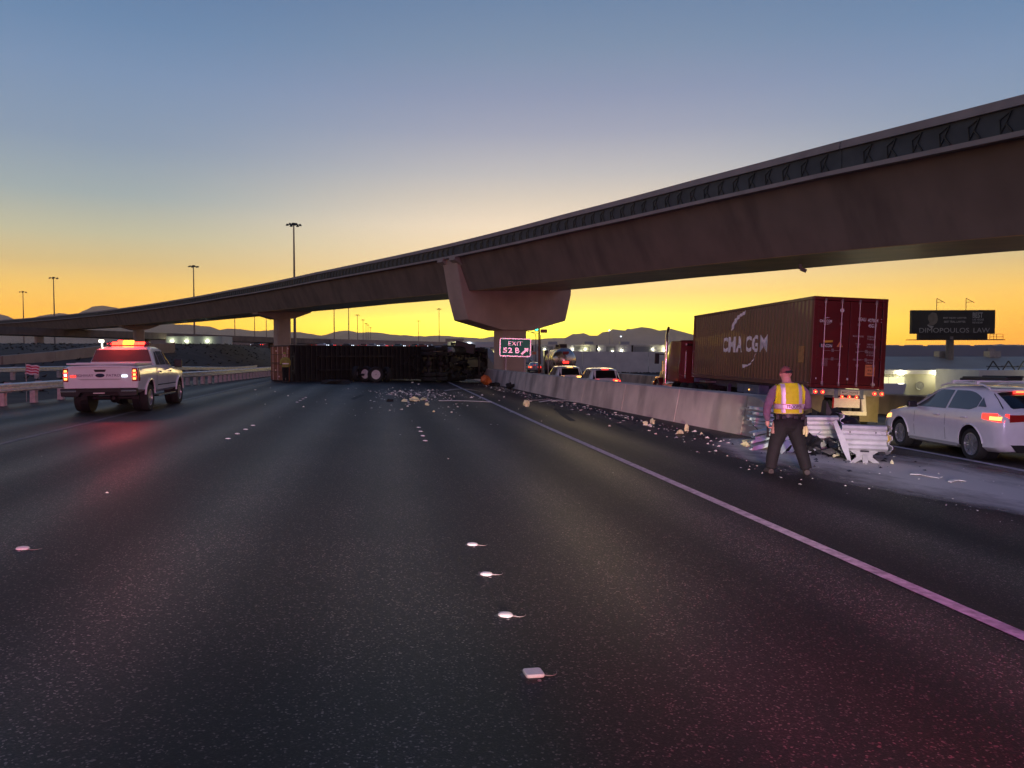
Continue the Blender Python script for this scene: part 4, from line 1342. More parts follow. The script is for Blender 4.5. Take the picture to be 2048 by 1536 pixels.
loose_wheel(tw, TWI, -.55, 50.2, -72)
loose_wheel(tw, TWI, -1.15, 50.9, -125, rim='rim_white')
loose_wheel(tw, TWI, -1.75, 50.7, 160, rim='steel_dull')
loose_wheel(tw, TWI, .15, 51.6, 25, rim='steel_dull')
mb = MB(); mb.cyl((-1.6, 50.7, .5), (.3, 51.8, .5), .08, n=8); o = mb.build('axle', MT['black'], tw); o.matrix_local = TWI
mb = MB()
for k in range(16):
    a = Vector((random.uniform(.6, 3.6), 0, random.uniform(.2, 1.7)))
    base = Vector((a.x, 49.6 + (a.x + 5.72) * .623 - random.uniform(.25, .7), a.z))
    mb.tube([base, base + Vector((random.uniform(-.5, .5), random.uniform(-.2, .2), random.uniform(-.5, .4))), base + Vector((random.uniform(-.9, .9), random.uniform(-.3, .1), random.uniform(-.7, .3)))], .018, 5)
o = mb.build('dangling_lines', MT['trailer_rib'], tw); o.matrix_local = TWI; o['kind'] = 'stuff'

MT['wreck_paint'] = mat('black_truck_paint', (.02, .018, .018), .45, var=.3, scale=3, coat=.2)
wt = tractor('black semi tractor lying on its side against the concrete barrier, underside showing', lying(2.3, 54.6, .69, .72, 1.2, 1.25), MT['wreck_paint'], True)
WTI = wt.matrix_world.inverted()
mb = MB(); mb.box((6.0, 57.6, 2.35), (1.5, .25, .75), Matrix.Rotation(R(12), 3, 'Y')); mb.cyl((6.0, 57.8, 1.4), (6.1, 57.7, 2.2), .06); o = mb.build('torn_panel', MT['black'], wt, bevel=.05); o.matrix_local = WTI
mb = MB(); mb.lathe([(.001, -.5), (.3, -.42), (.36, 0), (.3, .42), (.001, .5)], (3.7, 55.4, 2.05), (.8, .5, .25), 16); o = mb.build('air_tank', MT['steel_dull'], wt, smooth=50); o.matrix_local = WTI
mb = MB(); mb.lathe([(.001, -.3), (.3, -.25), (.33, .1), (.2, .4)], (4.7, 56.4, 2.05), (.6, -.5, .3), 16); o = mb.build('air_filter', MT['steel_dull'], wt, smooth=50); o.matrix_local = WTI
mb = MB()
for k in range(22):
    t = random.random()
    base = Vector((2.5 + 4.6 * t, 54.3 + 5.0 * t - random.uniform(0, .5), random.uniform(.2, 2.3)))
    mb.tube([base + Vector((random.uniform(-.5, .5), random.uniform(-.2, .2), random.uniform(-.4, .4))) for _ in range(3)], random.choice((.02, .03, .05)), 6)
o = mb.build('torn_hoses', MT['trailer_dark'], wt); o.matrix_local = WTI; o['kind'] = 'stuff'
mb = MB(); rj = random.Random(4)
for k in range(60):
    mb.box((rj.uniform(-1.0, 1.0), rj.uniform(2.3, 7.2), rj.uniform(.45, .9)), (rj.uniform(.08, .4), rj.uniform(.1, .6), rj.uniform(.08, .4)), Matrix.Rotation(rj.uniform(-.7, .7), 3, 'Z') @ Matrix.Rotation(rj.uniform(-.7, .7), 3, 'X'))
o = mb.build('underbody_clutter', MT['trailer_dark'], wt, bevel=.015); o['kind'] = 'stuff'


# ---------------------------------------------------------------- people
def ell_loft(mb, rings, n=20):
    """rings: (cx, cy, z, rx, ry)"""
    R_ = []
    for cx, cy, z, rx, ry in rings:
        R_.append([Vector((cx + rx * math.cos(2 * math.pi * k / n), cy + ry * math.sin(2 * math.pi * k / n), z)) for k in range(n)])
    mb.sweep(R_)


def remesh(mb, vox, smooth_it=6):
    me = mb.mesh('b', MT['black'])
    o = bpy.data.objects.new('tmp', me); COL.objects.link(o)
    r = o.modifiers.new('r', 'REMESH'); r.mode = 'VOXEL'; r.voxel_size = vox
    s = o.modifiers.new('s', 'SMOOTH'); s.factor = .5; s.iterations = smooth_it
    bpy.context.view_layer.update()
    return realise(o)


def shell(me, planes, keep, off, name, m, parent, thick=0):
    """cloth cut from the body surface: bisect by planes, keep faces by centre, push out along normals"""
    bm = bmesh.new(); bm.from_mesh(me)
    for co, no in planes:
        bmesh.ops.bisect_plane(bm, geom=bm.verts[:] + bm.edges[:] + bm.faces[:], plane_co=co, plane_no=no)
    bm.normal_update()
    nm = {v.index: v.normal.copy() for v in bm.verts}
    for v in bm.verts:
        v.co += v.normal * off
    bmesh.ops.delete(bm, geom=[f for f in bm.faces if not keep(f.calc_center_median())], context='FACES')
    bmesh.ops.delete(bm, geom=[v for v in bm.verts if not v.link_faces], context='VERTS')
    m2 = bpy.data.meshes.new(name); bm.to_mesh(m2); bm.free()
    m2.materials.clear(); m2.materials.append(m)
    for p in m2.polygons:
        p.use_smooth = True; p.material_index = 0
    o = obj(name, m2, parent)
    if thick:
        s = o.modifiers.new('solid', 'SOLIDIFY'); s.thickness = thick; s.offset = -1
    return o


MT['trousers'] = mat('black_trousers', (.010, .009, .010), .85, var=.3, scale=7, bump=1, bscale=7)
MT['shirt'] = mat('violet_lit_uniform_shirt', (.23, .16, .22), .85, var=.2, scale=10, bump=.9, bscale=9)  # tan shirt, violet cast of the patrol lamps put into its colour
MT['skin'] = mat('skin', (.62, .34, .27), .55, var=.06, scale=12)
MT['boots'] = mat('dusty_boots', (.05, .042, .04), .7, var=.4, scale=10)
MT['hivis'] = mat('yellow_hi_vis', (.82, .90, .02), .7, var=.08, scale=14, bump=.5, bscale=9, emis=(.74, .66, .02), es=.0)
MT['hivis_edge'] = mat('lime_vest_binding', (.80, .85, .10), .6, var=.05)
MT['reflex'] = mat('silver_reflective_stripe', (.92, .86, .92), .5, .55, var=.06, scale=30)


def human(L, hold=True):
    mb = MB()
    ell_loft(mb, L['torso'])
    for pts, r in L['tubes']:
        mb.tube(pts, r, 14)
    hx, hy, hz = L['head']
    ell_loft(mb, [(hx, hy + q, hz + z, rx, ry) for q, z, rx, ry in ((.015, -.12, .035, .045), (.014, -.105, .055, .07), (.01, -.06, .068, .086), (.004, -.01, .077, .097), (0, .04, .080, .101), (0, .08, .072, .092), (0, .11, .048, .062), (0, .124, .018, .025))], 22)
    for s in (-1, 1):      # ears
        ell_loft(mb, [(hx + s * .078, hy, hz - .045, .010, .014), (hx + s * .084, hy - .004, hz - .02, .013, .022), (hx + s * .086, hy - .006, hz + .01, .013, .024), (hx + s * .08, hy, hz + .03, .008, .012)], 10)
    # nose, brow
    mb.tube([(hx, hy + .092, hz + .01), (hx, hy + .112, hz - .035), (hx, hy + .09, hz - .048)], [.012, .015, .014], 8)
    for pts, r in L.get('fingers', ()):
        mb.tube(pts, r, 10)
    return mb


def hand(w, d, side, spread=.02, curl=1.0):
    """palm and five curled fingers hanging from wrist w along direction d; thumb on the forward side"""
    w, d = Vector(w), Vector(d).normalized()
    f = Vector((0, 1, 0)); f = (f - d * f.dot(d)).normalized()
    s = d.cross(f) * side
    out = [([w - d * .02, w + d * .035, w + d * .085], [.030, .036, .030])]
    for k, L in enumerate((.062, .072, .068, .052)):
        b = w + d * .082 + f * (.030 - .020 * k)
        out.append(([b, b + d * L * .5 - s * .004, b + d * L * (.78) - s * .028 * curl, b + d * L * .62 - s * .05 * curl], [.0105, .010, .0095, .008]))
    b = w + d * .025 + f * .034
    out.append(([b, b + f * .022 + d * .025 - s * .01, b + f * .012 + d * .06 - s * .026], [.0125, .011, .009]))
    return out


LP = dict(
    torso=[(0, 0, .74, .12, .11), (0, 0, .80, .185, .15), (0, 0, .90, .215, .17), (0, 0, 1.0, .215, .172), (0, .005, 1.12, .215, .172), (0, .005, 1.28, .222, .165), (0, 0, 1.40, .222, .150), (0, -.005, 1.48, .200, .128), (0, -.005, 1.535, .135, .10), (-.01, 0, 1.575, .085, .08)],
    tubes=[([(-.02, 0, 1.50), (-.032, .012, 1.58), (-.04, .03, 1.66)], [.078, .072, .070]),
           ([(-.10, 0, .90), (-.145, .02, .68), (-.20, .035, .48), (-.245, .01, .28), (-.275, -.02, .10)], [.142, .130, .105, .098, .085]),
           ([(.10, 0, .90), (.135, .01, .68), (.185, .0, .48), (.235, -.04, .28), (.27, -.08, .10)], [.142, .130, .105, .098, .088]),
           ([(-.275, -.06, .05), (-.28, .02, .055), (-.30, .13, .045), (-.31, .19, .035)], [.048, .055, .046, .03]),
           ([(.27, -.13, .05), (.275, -.05, .055), (.30, .06, .045), (.315, .12, .035)], [.048, .055, .046, .03]),
           ([(-.17, 0, 1.475), (-.245, -.01, 1.40), (-.305, -.025, 1.27), (-.345, -.03, 1.15), (-.345, -.005, 1.03), (-.325, .03, .93)], [.075, .080, .072, .066, .058, .043]),
           ([(.17, 0, 1.475), (.245, 0, 1.40), (.285, .0, 1.27), (.305, .01, 1.17), (.27, .12, 1.12), (.20, .24, 1.10)], [.075, .080, .072, .066, .056, .040])],
    head=(-.045, .035, 1.715), fingers=hand((-.322, .035, .915), (.05, .12, -1), -1) + hand((.195, .25, 1.10), (-.8, .6, .05), 1))
TMX = TR(6.79, 12.12, gz(6.8, 12.1) - .005, -12, 0, 0) @ Matrix.Diagonal((1.06, 1.08, 1.0, 1))
tp = thing('person', 'person in yellow vest lettered TROOPER and black trousers standing by the crushed rails', 'person', TMX)
bme = remesh(human(LP), .0085, 5)
for m_ in ('trousers', 'shirt', 'skin', 'boots'):
    bme.materials.append(MT[m_])
bme.materials.pop(index=0)
for p in bme.polygons:
    c = p.center
    arm = abs(c.x) > .235 and c.z > .9
    if c.z > 1.565 or (c.x < -.24 and .7 < c.z < .905) or (c.y > .235 and 1.0 < c.z < 1.2):
        k = 2
    elif c.z > 1.03 or (c.z > .88 and (abs(c.x) > .262 or (c.x < -.24 and c.z > .86 and c.x < -.27))):
        k = 1
    elif c.z < .095 or (c.z < .13 and c.y > .06):
        k = 3
    else:
        k = 0
    p.material_index = k
    p.use_smooth = True
obj('body', bme, tp)
vx = lambda c: 1.06 < c.z < 1.56 and abs(c.x) < .232 - max(0, c.z - 1.42) * .25 and (abs(c.x) < .30)
bandz = (1.125, 1.205)
pl = [((0, 0, z), (0, 0, 1)) for z in (1.06, bandz[0], bandz[1], 1.10)] + [((x, 0, 0), (1, 0, 0)) for x in (-.235, .235, -.155, -.095, .115, .175)]
vest = shell(bme, pl, vx, .016, 'vest', MT['hivis'], tp, .006)
shell(bme, pl, lambda c: bandz[0] < c.z < bandz[1] and abs(c.x) < .235, .021, 'reflective_band', MT['reflex'], vest)
for a, b in ((-.155, -.095), (.115, .175)):
    shell(bme, pl, lambda c: a < c.x < b and (bandz[1] < c.z < 1.55 or 1.06 < c.z < bandz[0]) , .0195, 'reflective_stripe', MT['reflex'], vest)
shell(bme, [((0, 0, z), (0, 0, 1)) for z in (1.045, 1.064)], lambda c: 1.045 < c.z < 1.064 and abs(c.x) < .235, .018, 'vest_hem', MT['hivis_edge'], vest)
for z in (bandz[0], bandz[1]):
    shell(bme, [((0, 0, z - .004), (0, 0, 1)), ((0, 0, z + .004), (0, 0, 1))], lambda c: z - .004 < c.z < z + .004 and abs(c.x) < .235, .023, 'band_seam', mat('magenta_seam', (.42, .10, .22), .6, var=0), vest)
# lettering wrapped on the back
tme = text_mesh('TROOPER', .25, .058, .01)
for v in tme.vertices:
    x = v.co.x + .035
    v.co = Vector((x, -math.sqrt(max(0, 1 - (x / .240) ** 2)) * .1775 - .0245, 1.166 + v.co.y))
tme.materials.clear(); tme.materials.append(mat('purple_print', (.10, .02, .12), .6, var=0))
obj('lettering', tme, vest)
shell(bme, [((0, 0, 1.705), (0, .35, 1)), ((0, .095, 0), (0, 1, 0))], lambda c: c.z + .35 * c.y > 1.715 and c.y < .105, .005, 'cropped_hair', mat('cropped_hair', (.26, .10, .09), .8, var=.25, scale=40, bump=.5, bscale=120), tp)
# belt and kit
ring = MB(); rr = [[Vector((.228 * math.cos(a) * s_, .185 * math.sin(a) * s_, z)) for s_, z in ((.97, .985), (1.01, .985), (1.01, 1.04), (.97, 1.04))] for a in np.linspace(0, 2 * math.pi, 29)]
ring.sweep(rr, caps=False); belt = ring.build('duty_belt', MT['black'], tp, smooth=40)
for x, y, w, h in ((-.20, -.10, .06, .10), (-.12, -.165, .07, .07), (.06, -.18, .08, .07), (.20, -.08, .07, .12)):
    mb = MB(); mb.box((x, y, .99), (w, .05, h)); mb.build('pouch', MT['black'], belt, bevel=.012)
mb = MB(); mb.box((.258, -.01, .86), (.045, .10, .26)); mb.build('holster', MT['black'], tp, bevel=.015)
MT['glove'] = mat('pale_gloves', (.72, .66, .30), .7, var=.15, scale=30)
mb = MB()
mb.tube([(.20, -.175, .83), (.19, -.19, .77), (.185, -.185, .70)], [.018, .026, .016], 8); mb.tube([(.225, -.165, .84), (.235, -.18, .76), (.225, -.175, .67)], [.018, .028, .015], 8)
mb.build('hanging_gloves', MT['glove'], tp, smooth=60)
mb = MB(); mb.cyl((-.325, .02, .92), (-.30, .07, .66), .017, n=10); mb.cyl((-.30, .07, .66), (-.297, .077, .62), .024, n=10); mb.build('torch', MT['black'], tp, smooth=40)
hx, hy, hz = LP['head']
mb = MB(); mb.tube([(hx + .105 * math.cos(a), hy + .115 * math.sin(a), hz + .03 + .012 * math.cos(a)) for a in np.linspace(R(-125), R(20), 14)], [.006] * 2 + [.022] * 6 + [.008] * 6, 8); gl = mb.build('sunglasses', MT['black'], tp, smooth=60)
mb = MB(); mb.box((hx + .035, hy - .128, hz + .018), (.018, .012, .010)); mb.box((hx + .09, hy - .068, hz + .04), (.010, .010, .03)); mb.build('lens_glint', MT['chrome'], gl)

# a second person by the rear doors of the trailer
P2 = TR(-5.95, 48.7, gz(-5.9, 48.7), 35)
p2 = thing('person', 'person in pale yellow hi-vis jacket standing at rear doors of overturned trailer', 'person', P2)
LQ = dict(LP)
LQ['tubes'] = LP['tubes'][:1] + [
    ([(-.09, 0, .90), (-.10, .01, .5), (-.11, -.01, .10)], [.135, .10, .085]), ([(.09, 0, .90), (.10, .01, .5), (.12, -.01, .10)], [.135, .10, .085]),
    ([(-.11, -.06, .05), (-.115, .05, .05), (-.13, .16, .04)], [.048, .05, .035]), ([(.12, -.06, .05), (.125, .05, .05), (.14, .16, .04)], [.048, .05, .035]),
    ([(-.17, 0, 1.475), (-.27, 0, 1.33), (-.29, .02, 1.16), (-.20, .18, 1.10)], [.078, .075, .066, .045]), ([(.17, 0, 1.475), (.28, 0, 1.30), (.30, .02, 1.12), (.27, .10, .92)], [.078, .075, .062, .045])]
LQ['fingers'] = hand((-.19, .19, 1.10), (.6, .7, 0), -1) + hand((.268, .10, .91), (0, .1, -1), 1)
bq = remesh(human(LQ), .014, 4)
bq.materials.pop(index=0)
MT['jacket'] = mat('dusty_yellow_jacket', (.36, .33, .07), .8, var=.2, scale=8)
for m_ in ('trousers', 'jacket', 'skin', 'boots'):
    bq.materials.append(MT[m_])
for p in bq.polygons:
    c = p.center
    p.material_index = 2 if c.z > 1.565 or (c.y > .17 and 1.0 < c.z < 1.2) or (c.x > .2 and c.z < .9 and c.z > .7) else (1 if c.z > .95 or abs(c.x) > .25 and c.z > .8 else (3 if c.z < .1 else 0))
    p.use_smooth = True
obj('body', bq, p2)
jk = shell(bq, [((0, 0, z), (0, 0, 1)) for z in (1.12, 1.19)], lambda c: 1.12 < c.z < 1.19 and abs(c.x) < .23, .015, 'reflective_band', MT['reflex'], p2)
mb = MB(); ell_loft(mb, [(hx, hy, hz + z, r, r * 1.2) for z, r in ((.03, .105), (.05, .098), (.10, .085), (.135, .045))]); mb.build('helmet', MT['jacket'], p2, smooth=60)

# ---------------------------------------------------------------- crash cushion, crushed
THRIE = [(0, .255), (.03, .25), (.08, .215), (.08, .165), (.015, .12), (.015, .075), (.08, .035), (.08, -.035), (.015, -.075), (.015, -.12), (.08, -.165), (.08, -.215), (.03, -.25), (0, -.255)]


def thrie(mb, length, M, wav=0, n=8):
    """triple-corrugated beam of given length along x, facing -y"""
    prof = [(-d, z) for d, z in THRIE] + [(-d + .006, z) for d, z in THRIE[::-1]]
    rings = []
    for k in range(n + 1):
        x = (k / n - .5) * length
        b = wav * math.sin(k / n * 6.3)
        rings.append([M @ Vector((x, y + b, z + b * .3)) for y, z in prof])
    mb.sweep(rings)


def cushion_bay(label, M, w=.80, bz=.53):
    t = thing('crash_cushion_bay', label, 'crash cushion', M, 'crushed crash cushion bays')
    mb = MB(); thrie(mb, w, TR(0, 0, bz), .004); mb.build('front_beam', MT['steel'], t, smooth=50)
    mb = MB()
    mb.prism([(-.31, .34), (.31, .34), (.31, .28), (.15, .17), (.15, .13), (.31, .0), (.20, .0), (.06, .08), (-.06, .08), (-.20, .0), (-.31, .0), (-.15, .13), (-.15, .17), (-.31, .28)], (0, -.02, 0), (1, 0, 0), (0, 0, 1), (0, .05, 0))
    mb.build('leg_frame', MT['cushion_leg'], t, bevel=.008)
    mb = MB(); mb.box((0, -.028, .255), (.16, .012, .062)); mb.build('slot', MT['black'], t)
    mb = MB(); mb.box((0, -.03, .09), (.10, .05, .16)); mb.build('shoe', MT['cushion_leg'], t, bevel=.006)
    for z_, x in ((.60, -.25), (.60, .22), (.49, -.05), (.49, .28), (.79, -.28), (.79, .24)):
        mb = MB(); mb.cyl((x, -.03, z_), (x, -.016, z_), .014, n=8); mb.build('bolt_hole', MT['black'], t)
    return t


MT['cushion_leg'] = mat('grey_cushion_leg', (.48, .48, .47), .6, .3, var=.15, scale=8)
MT['yellow_nose'] = mat('yellow_nose_plastic', (.62, .42, .06), .5, var=.15, scale=8)
b1 = cushion_bay('galvanised crash cushion bay behind the person, standing on splayed legs', TR(9.05, 14.9, -.32, -14, -3, 0), .78)
b2 = cushion_bay('galvanised crash cushion bay nearest the white hatchback, tilted on splayed legs', TR(8.93, 13.15, -.32, -16, -14, 1.5), .82, .50)
# torn side pieces belong to the bays
mb = MB(); thrie(mb, .9, TR(.52, .40, .58, 78), .05); mb.build('bent_side_beam', MT['steel'], b1, smooth=50)
mb = MB(); thrie(mb, .7, TR(-.44, .28, .56, -84), .02); mb.build('side_beam', MT['steel'], b1, smooth=50)
mb = MB(); mb.prism([(-.02, .20), (.06, .02), (.13, -.02), (.08, .30), (-.12, .78), (-.17, .70)], (-.40, -.09, .05), (1, 0, 0), (0, 0, 1), (0, .012, 0)); mb.build('torn_flange', MT['steel'], b2)
mb = MB(); thrie(mb, .55, TR(.47, .22, .50, 80), .03); mb.build('side_beam', MT['steel'], b2, smooth=50)
mb = MB(); mb.prism([(.36, .76), (.46, .66), (.50, .45), (.44, .40), (.40, .62), (.33, .72)], (0, .05, 0), (1, 0, 0), (0, 0, 1), (0, .30, 0)); mb.build('yellow_nose', MT['yellow_nose'], b2, bevel=.01)
mb = MB()
for k in range(5):
    mb.box((random.uniform(-.1, .1), .3 + .14 * k, .38), (.5, .04, .3), Matrix.Rotation(R(random.uniform(-12, 12)), 3, 'X'))
mb.build('crushed_diaphragms', MT['steel_dull'], b2)
MT['pale_steel'] = mat('pale_galvanised_steel', (.72, .78, .80), .55, .1, var=.15, scale=7)
FOLD = [(-.22, -.035), (-.22, .022), (-.08, .047), (.06, .012), (.25, .032), (.25, .016), (.06, -.006), (-.08, .030), (-.204, .004), (-.204, -.035)]


def fold_panel(parent, M, w):
    mb = MB(); n = 6
    mb.sweep([[M @ Vector(((k / n - .5) * w, y + .012 * math.sin(k * 1.9 + w * 9), z + .006 * math.sin(k * 2.3))) for y, z in FOLD] for k in range(n + 1)])
    return mb.build('panel', MT['pale_steel'], parent, smooth=30)


rf = random.Random(12)
st = thing('folded_fender_panels', 'upper stack of folded pale steel fender panels against the barrier nose, left of the person', 'fender panels', TR(8.42, 15.95, -.30, -14))
for k in range(5):
    fold_panel(st, TR(rf.uniform(-.06, .06), rf.uniform(-.05, .05), .44 + .092 * k, rf.uniform(-5, 5), rf.uniform(-9, 3), 5 + rf.uniform(-2, 2)), .66 + rf.uniform(-.05, .1))
st2 = thing('folded_fender_panels', 'lower stack of folded pale steel fender panels slanting behind the legs of the person', 'fender panels', TR(8.18, 15.45, -.31, -14))
for k in range(5):
    fold_panel(st2, TR(rf.uniform(-.05, .05) + .02 * k, rf.uniform(-.05, .05), .10 + .088 * k, rf.uniform(-5, 5), rf.uniform(-9, 3), -17 + rf.uniform(-3, 3)), .78 + rf.uniform(-.05, .12))
ms = thing('mangled_steel', 'heap of mangled steel strips and brackets between fender panels and cushion bays', 'wreckage', TR(8.85, 15.0, -.31))
rm = random.Random(8)
for k in range(16):
    a = rm.uniform(0, 6.28); L_ = rm.uniform(.25, .6); w_ = rm.uniform(.05, .14)
    c0 = Vector((rm.uniform(-.75, .85), rm.uniform(-.5, .8), rm.uniform(.05, .35)))
    pts = [c0 + Vector((math.cos(a) * L_ * u, math.sin(a) * L_ * u, .22 * math.sin(u * 3 + k) * rm.uniform(.4, 1))) for u in (-.5, -.2, .1, .35, .5)]
    sd_ = Vector((-math.sin(a), math.cos(a), rm.uniform(-.6, .6))) * w_ / 2
    pts = [Vector((q.x, q.y, max(q.z, .06))) for q in pts]
    mb = MB(); mb.sweep([[q - sd_, q + sd_, q + sd_ + Vector((0, 0, .012)), q - sd_ + Vector((0, 0, .012))] for q in pts]); mb.build('bent_strip', MT['pale_steel'] if k % 3 else MT['black'], ms, smooth=40)


def crumple(name, c, r, m, label, cat, sub=2, flat=.5, seed=0, group=None, ang=0):
    rnd = random.Random(seed)
    if 'foam' in name:
        r = tuple(q * (.50 if 'chunk' in name else .38) for q in r); sub = 1 if seed % 2 == 0 else 2
    bm = bmesh.new(); bmesh.ops.create_icosphere(bm, subdivisions=sub, radius=1)
    for v in bm.verts:
        k = 1 + rnd.uniform(-.55, .45)
        v.co = Vector((v.co.x * r[0] * k, v.co.y * r[1] * k, max(v.co.z, -flat) * r[2] * k))
    me = bpy.data.meshes.new(name); bm.to_mesh(me); bm.free(); me.materials.append(m)
    lo = min(v.co.z for v in me.vertices)
    o = obj(name, me, None, TR(c[0], c[1], (gz(c[0], c[1]) if len(c) < 3 else c[2]) - lo - .01, ang))
    return tag(o, label, cat, group)


crumple('crumpled_black_plastic', (9.75, 15.6), (.55, .40, .62), MT['black'], 'crumpled black plastic sheet heaped behind the nearer crash cushion bays', 'debris', 3, .3, 3)
crumple('crumpled_black_plastic', (9.2, 14.0), (.42, .45, .30), MT['black'], 'crumpled black plastic wedged between the two crash cushion bays', 'debris', 3, .3, 4)
crumple('crumpled_black_plastic', (8.65, 14.75), (.25, .3, .26), MT['black'], 'small crumpled black plastic piece beside the knee of the person', 'debris', 3, .3, 5)

# ---------------------------------------------------------------- exit sign
MT['sign_green'] = mat('sign_green', (.10, .50, .32), .55, .05, var=.1, scale=5)
MT['sign_white'] = mat('white_trim', (.80, .78, .76), .5, var=.05, scale=9)
MT['sheeting'] = mat('retroreflective_sheeting', (.95, .86, .88), .31, .75, var=.04, scale=9)
sg = thing('exit_sign', 'green EXIT 52 B road sign with arrow on two posts in the gore', 'sign', TR(9.02, 53.25, -.35, -8.9, .6, 1.6))
SW, SH, SZ = 2.24, 1.32, 2.66


def rrect(w, h, r, n=5):
    out = []
    for cx, cy, a0 in ((w / 2 - r, h / 2 - r, 0), (-w / 2 + r, h / 2 - r, 90), (-w / 2 + r, -h / 2 + r, 180), (w / 2 - r, -h / 2 + r, 270)):
        out += [(cx + r * math.cos(R(a0 + 90 * k / n)), cy + r * math.sin(R(a0 + 90 * k / n))) for k in range(n + 1)]
    return out


mb = MB(); mb.prism(rrect(SW, SH, .15), (0, 0, SZ), (1, 0, 0), (0, 0, 1), (0, .02, 0)); sp = mb.build('panel', MT['sign_green'], sg)
a, b = rrect(SW - .03, SH - .03, .14), rrect(SW - .17, SH - .17, .09)
mb = MB(); n = len(a)
mb.add([(x, -.006, SZ + z) for x, z in a] + [(x, -.006, SZ + z) for x, z in b], [(k, (k + 1) % n, n + (k + 1) % n, n + k) for k in range(n)])
mb.build('border', MT['sheeting'], sp)
text('lettering', 'EXIT', .98, .28, FACE((-.0, -.008, SZ + .28), (1, 0, 0), (0, 0, 1)), MT['sheeting'], sp, .0)
text('lettering', '52', .66, .38, FACE((-.525, -.008, SZ - .20), (1, 0, 0), (0, 0, 1)), MT['sheeting'], sp, .02)
text('lettering', 'B', .29, .38, FACE((.15, -.008, SZ - .20), (1, 0, 0), (0, 0, 1)), MT['sheeting'], sp, .02)
MT['arrow'] = mat('pink_lit_arrow', (.86, .50, .60), .5, var=.05)
mb = MB(); U, V = Vector((.72, 0, .69)), Vector((-.69, 0, .72))
mb.prism([(-.32, -.075), (.10, -.075), (.10, -.20), (.34, 0), (.10, .20), (.10, .075), (-.32, .075)], (.68, -.004, SZ - .24), U, V, (0, -.005, 0)); mb.build('arrow', MT['sheeting'], sp)
for x in (-.62, .70):
    mb = MB(); mb.box((x, .05, 1.3), (.08, .06, 2.8)); mb.build('post', MT['steel_dull'], sg)

# ---------------------------------------------------------------- lane markers
MT['ceramic'] = mat('white_ceramic_marker', (.80, .74, .76), .35, var=.08, scale=25, coat=.3, dirt=((.45, .36, .38), 30, .4))
MT['tar'] = mat('bitumen_pad', (.05, .048, .048), .5, var=.2, scale=30)


def marker(x, y, label, near=False, square=False, seed=0):
    rnd = random.Random(seed)
    t = thing('lane_marker', label, 'lane marker', TR(x, y, gz(x, y), rnd.uniform(-8, 8), 0, 2.4), 'raised white lane markers')
    mb = MB()
    if square:
        mb.prism(rrect(.105, .10, .018, 3), (0, 0, .003), (1, 0, 0), (0, 1, 0), (0, 0, .021))
    else:
        mb.lathe([(.052, .003), (.051, .008), (.044, .016), (.026, .021), (.001, .0225)], axis=(0, 0, 1), n=24)
    mb.build('dome', MT['ceramic'], t, smooth=50, bevel=.006 if square else 0)
    mb = MB()
    pad = [(.066 * math.cos(a) * (1 + rnd.uniform(-.1, .12)) - .008, .06 * math.sin(a) * (1 + rnd.uniform(-.1, .12)), 0) for a in np.linspace(0, 2 * math.pi, 15)[:-1]]
    mb.add([(px, py, 0) for px, py, _ in pad] + [(px * .9, py * .9, .005) for px, py, _ in pad] + [(0, 0, .006)], [(k, (k + 1) % 14, 14 + (k + 1) % 14, 14 + k) for k in range(14)] + [(14 + k, 14 + (k + 1) % 14, 28) for k in range(14)])
    mb.build('pad', MT['tar'], t, smooth=60)
    if near:
        mb = MB()
        mb.tube([(.05, -.012, .004), (.075, -.025, .004), (.10, -.028, .004), (.125, -.018, .005), (.138, .008, .005), (.14, .03, .005)], [.006, .004, .0024, .002, .0018, .0014], 6)
        mb.build('bitumen_tail', MT['tar_tail'], t, smooth=60)
        mb = MB(); mb.lathe([(.02, 0), (.018, .004), (.001, .005)], (-.03, .062, 0), (0, 0, 1), 10); mb.lathe([(.012, 0), (.01, .004), (.001, .005)], (.012, -.075, 0), (0, 0, 1), 8); mb.build('bitumen_drip', MT['tar_tail'], t)
    return t


MT['tar_tail'] = mat('grey_bitumen', (.20, .17, .175), .5, var=.2, scale=30)
names = ['nearest', 'second nearest', 'third nearest', 'fourth nearest']
for k in range(4):
    marker(.80, 4.09 + .985 * k, '%s white lane marker in the row at bottom centre of the road' % names[k], True, k == 0, k)
for k in range(4):
    marker(.83, 15.9 + 1.0 * k, '%s lane marker of the far centre row ahead of the camera' % names[k], seed=10 + k)
marker(-2.95, 6.87, 'white lane marker alone at the left edge of the near road', True, False, 21)
for k in range(4):
    marker(-2.96, 15.4 + .95 * k, '%s lane marker of the left row on the road beside the pickup' % names[k], seed=30 + k)
for k in range(4):
    marker(.9, 27.9 + 1.0 * k, '%s lane marker of the row among yellow debris before the wreck' % names[k], seed=40 + k)
for k in range(4):
    marker(-2.95, 27.2 + 1.0 * k, '%s lane marker of the left row well before the wreck' % names[k], seed=50 + k)

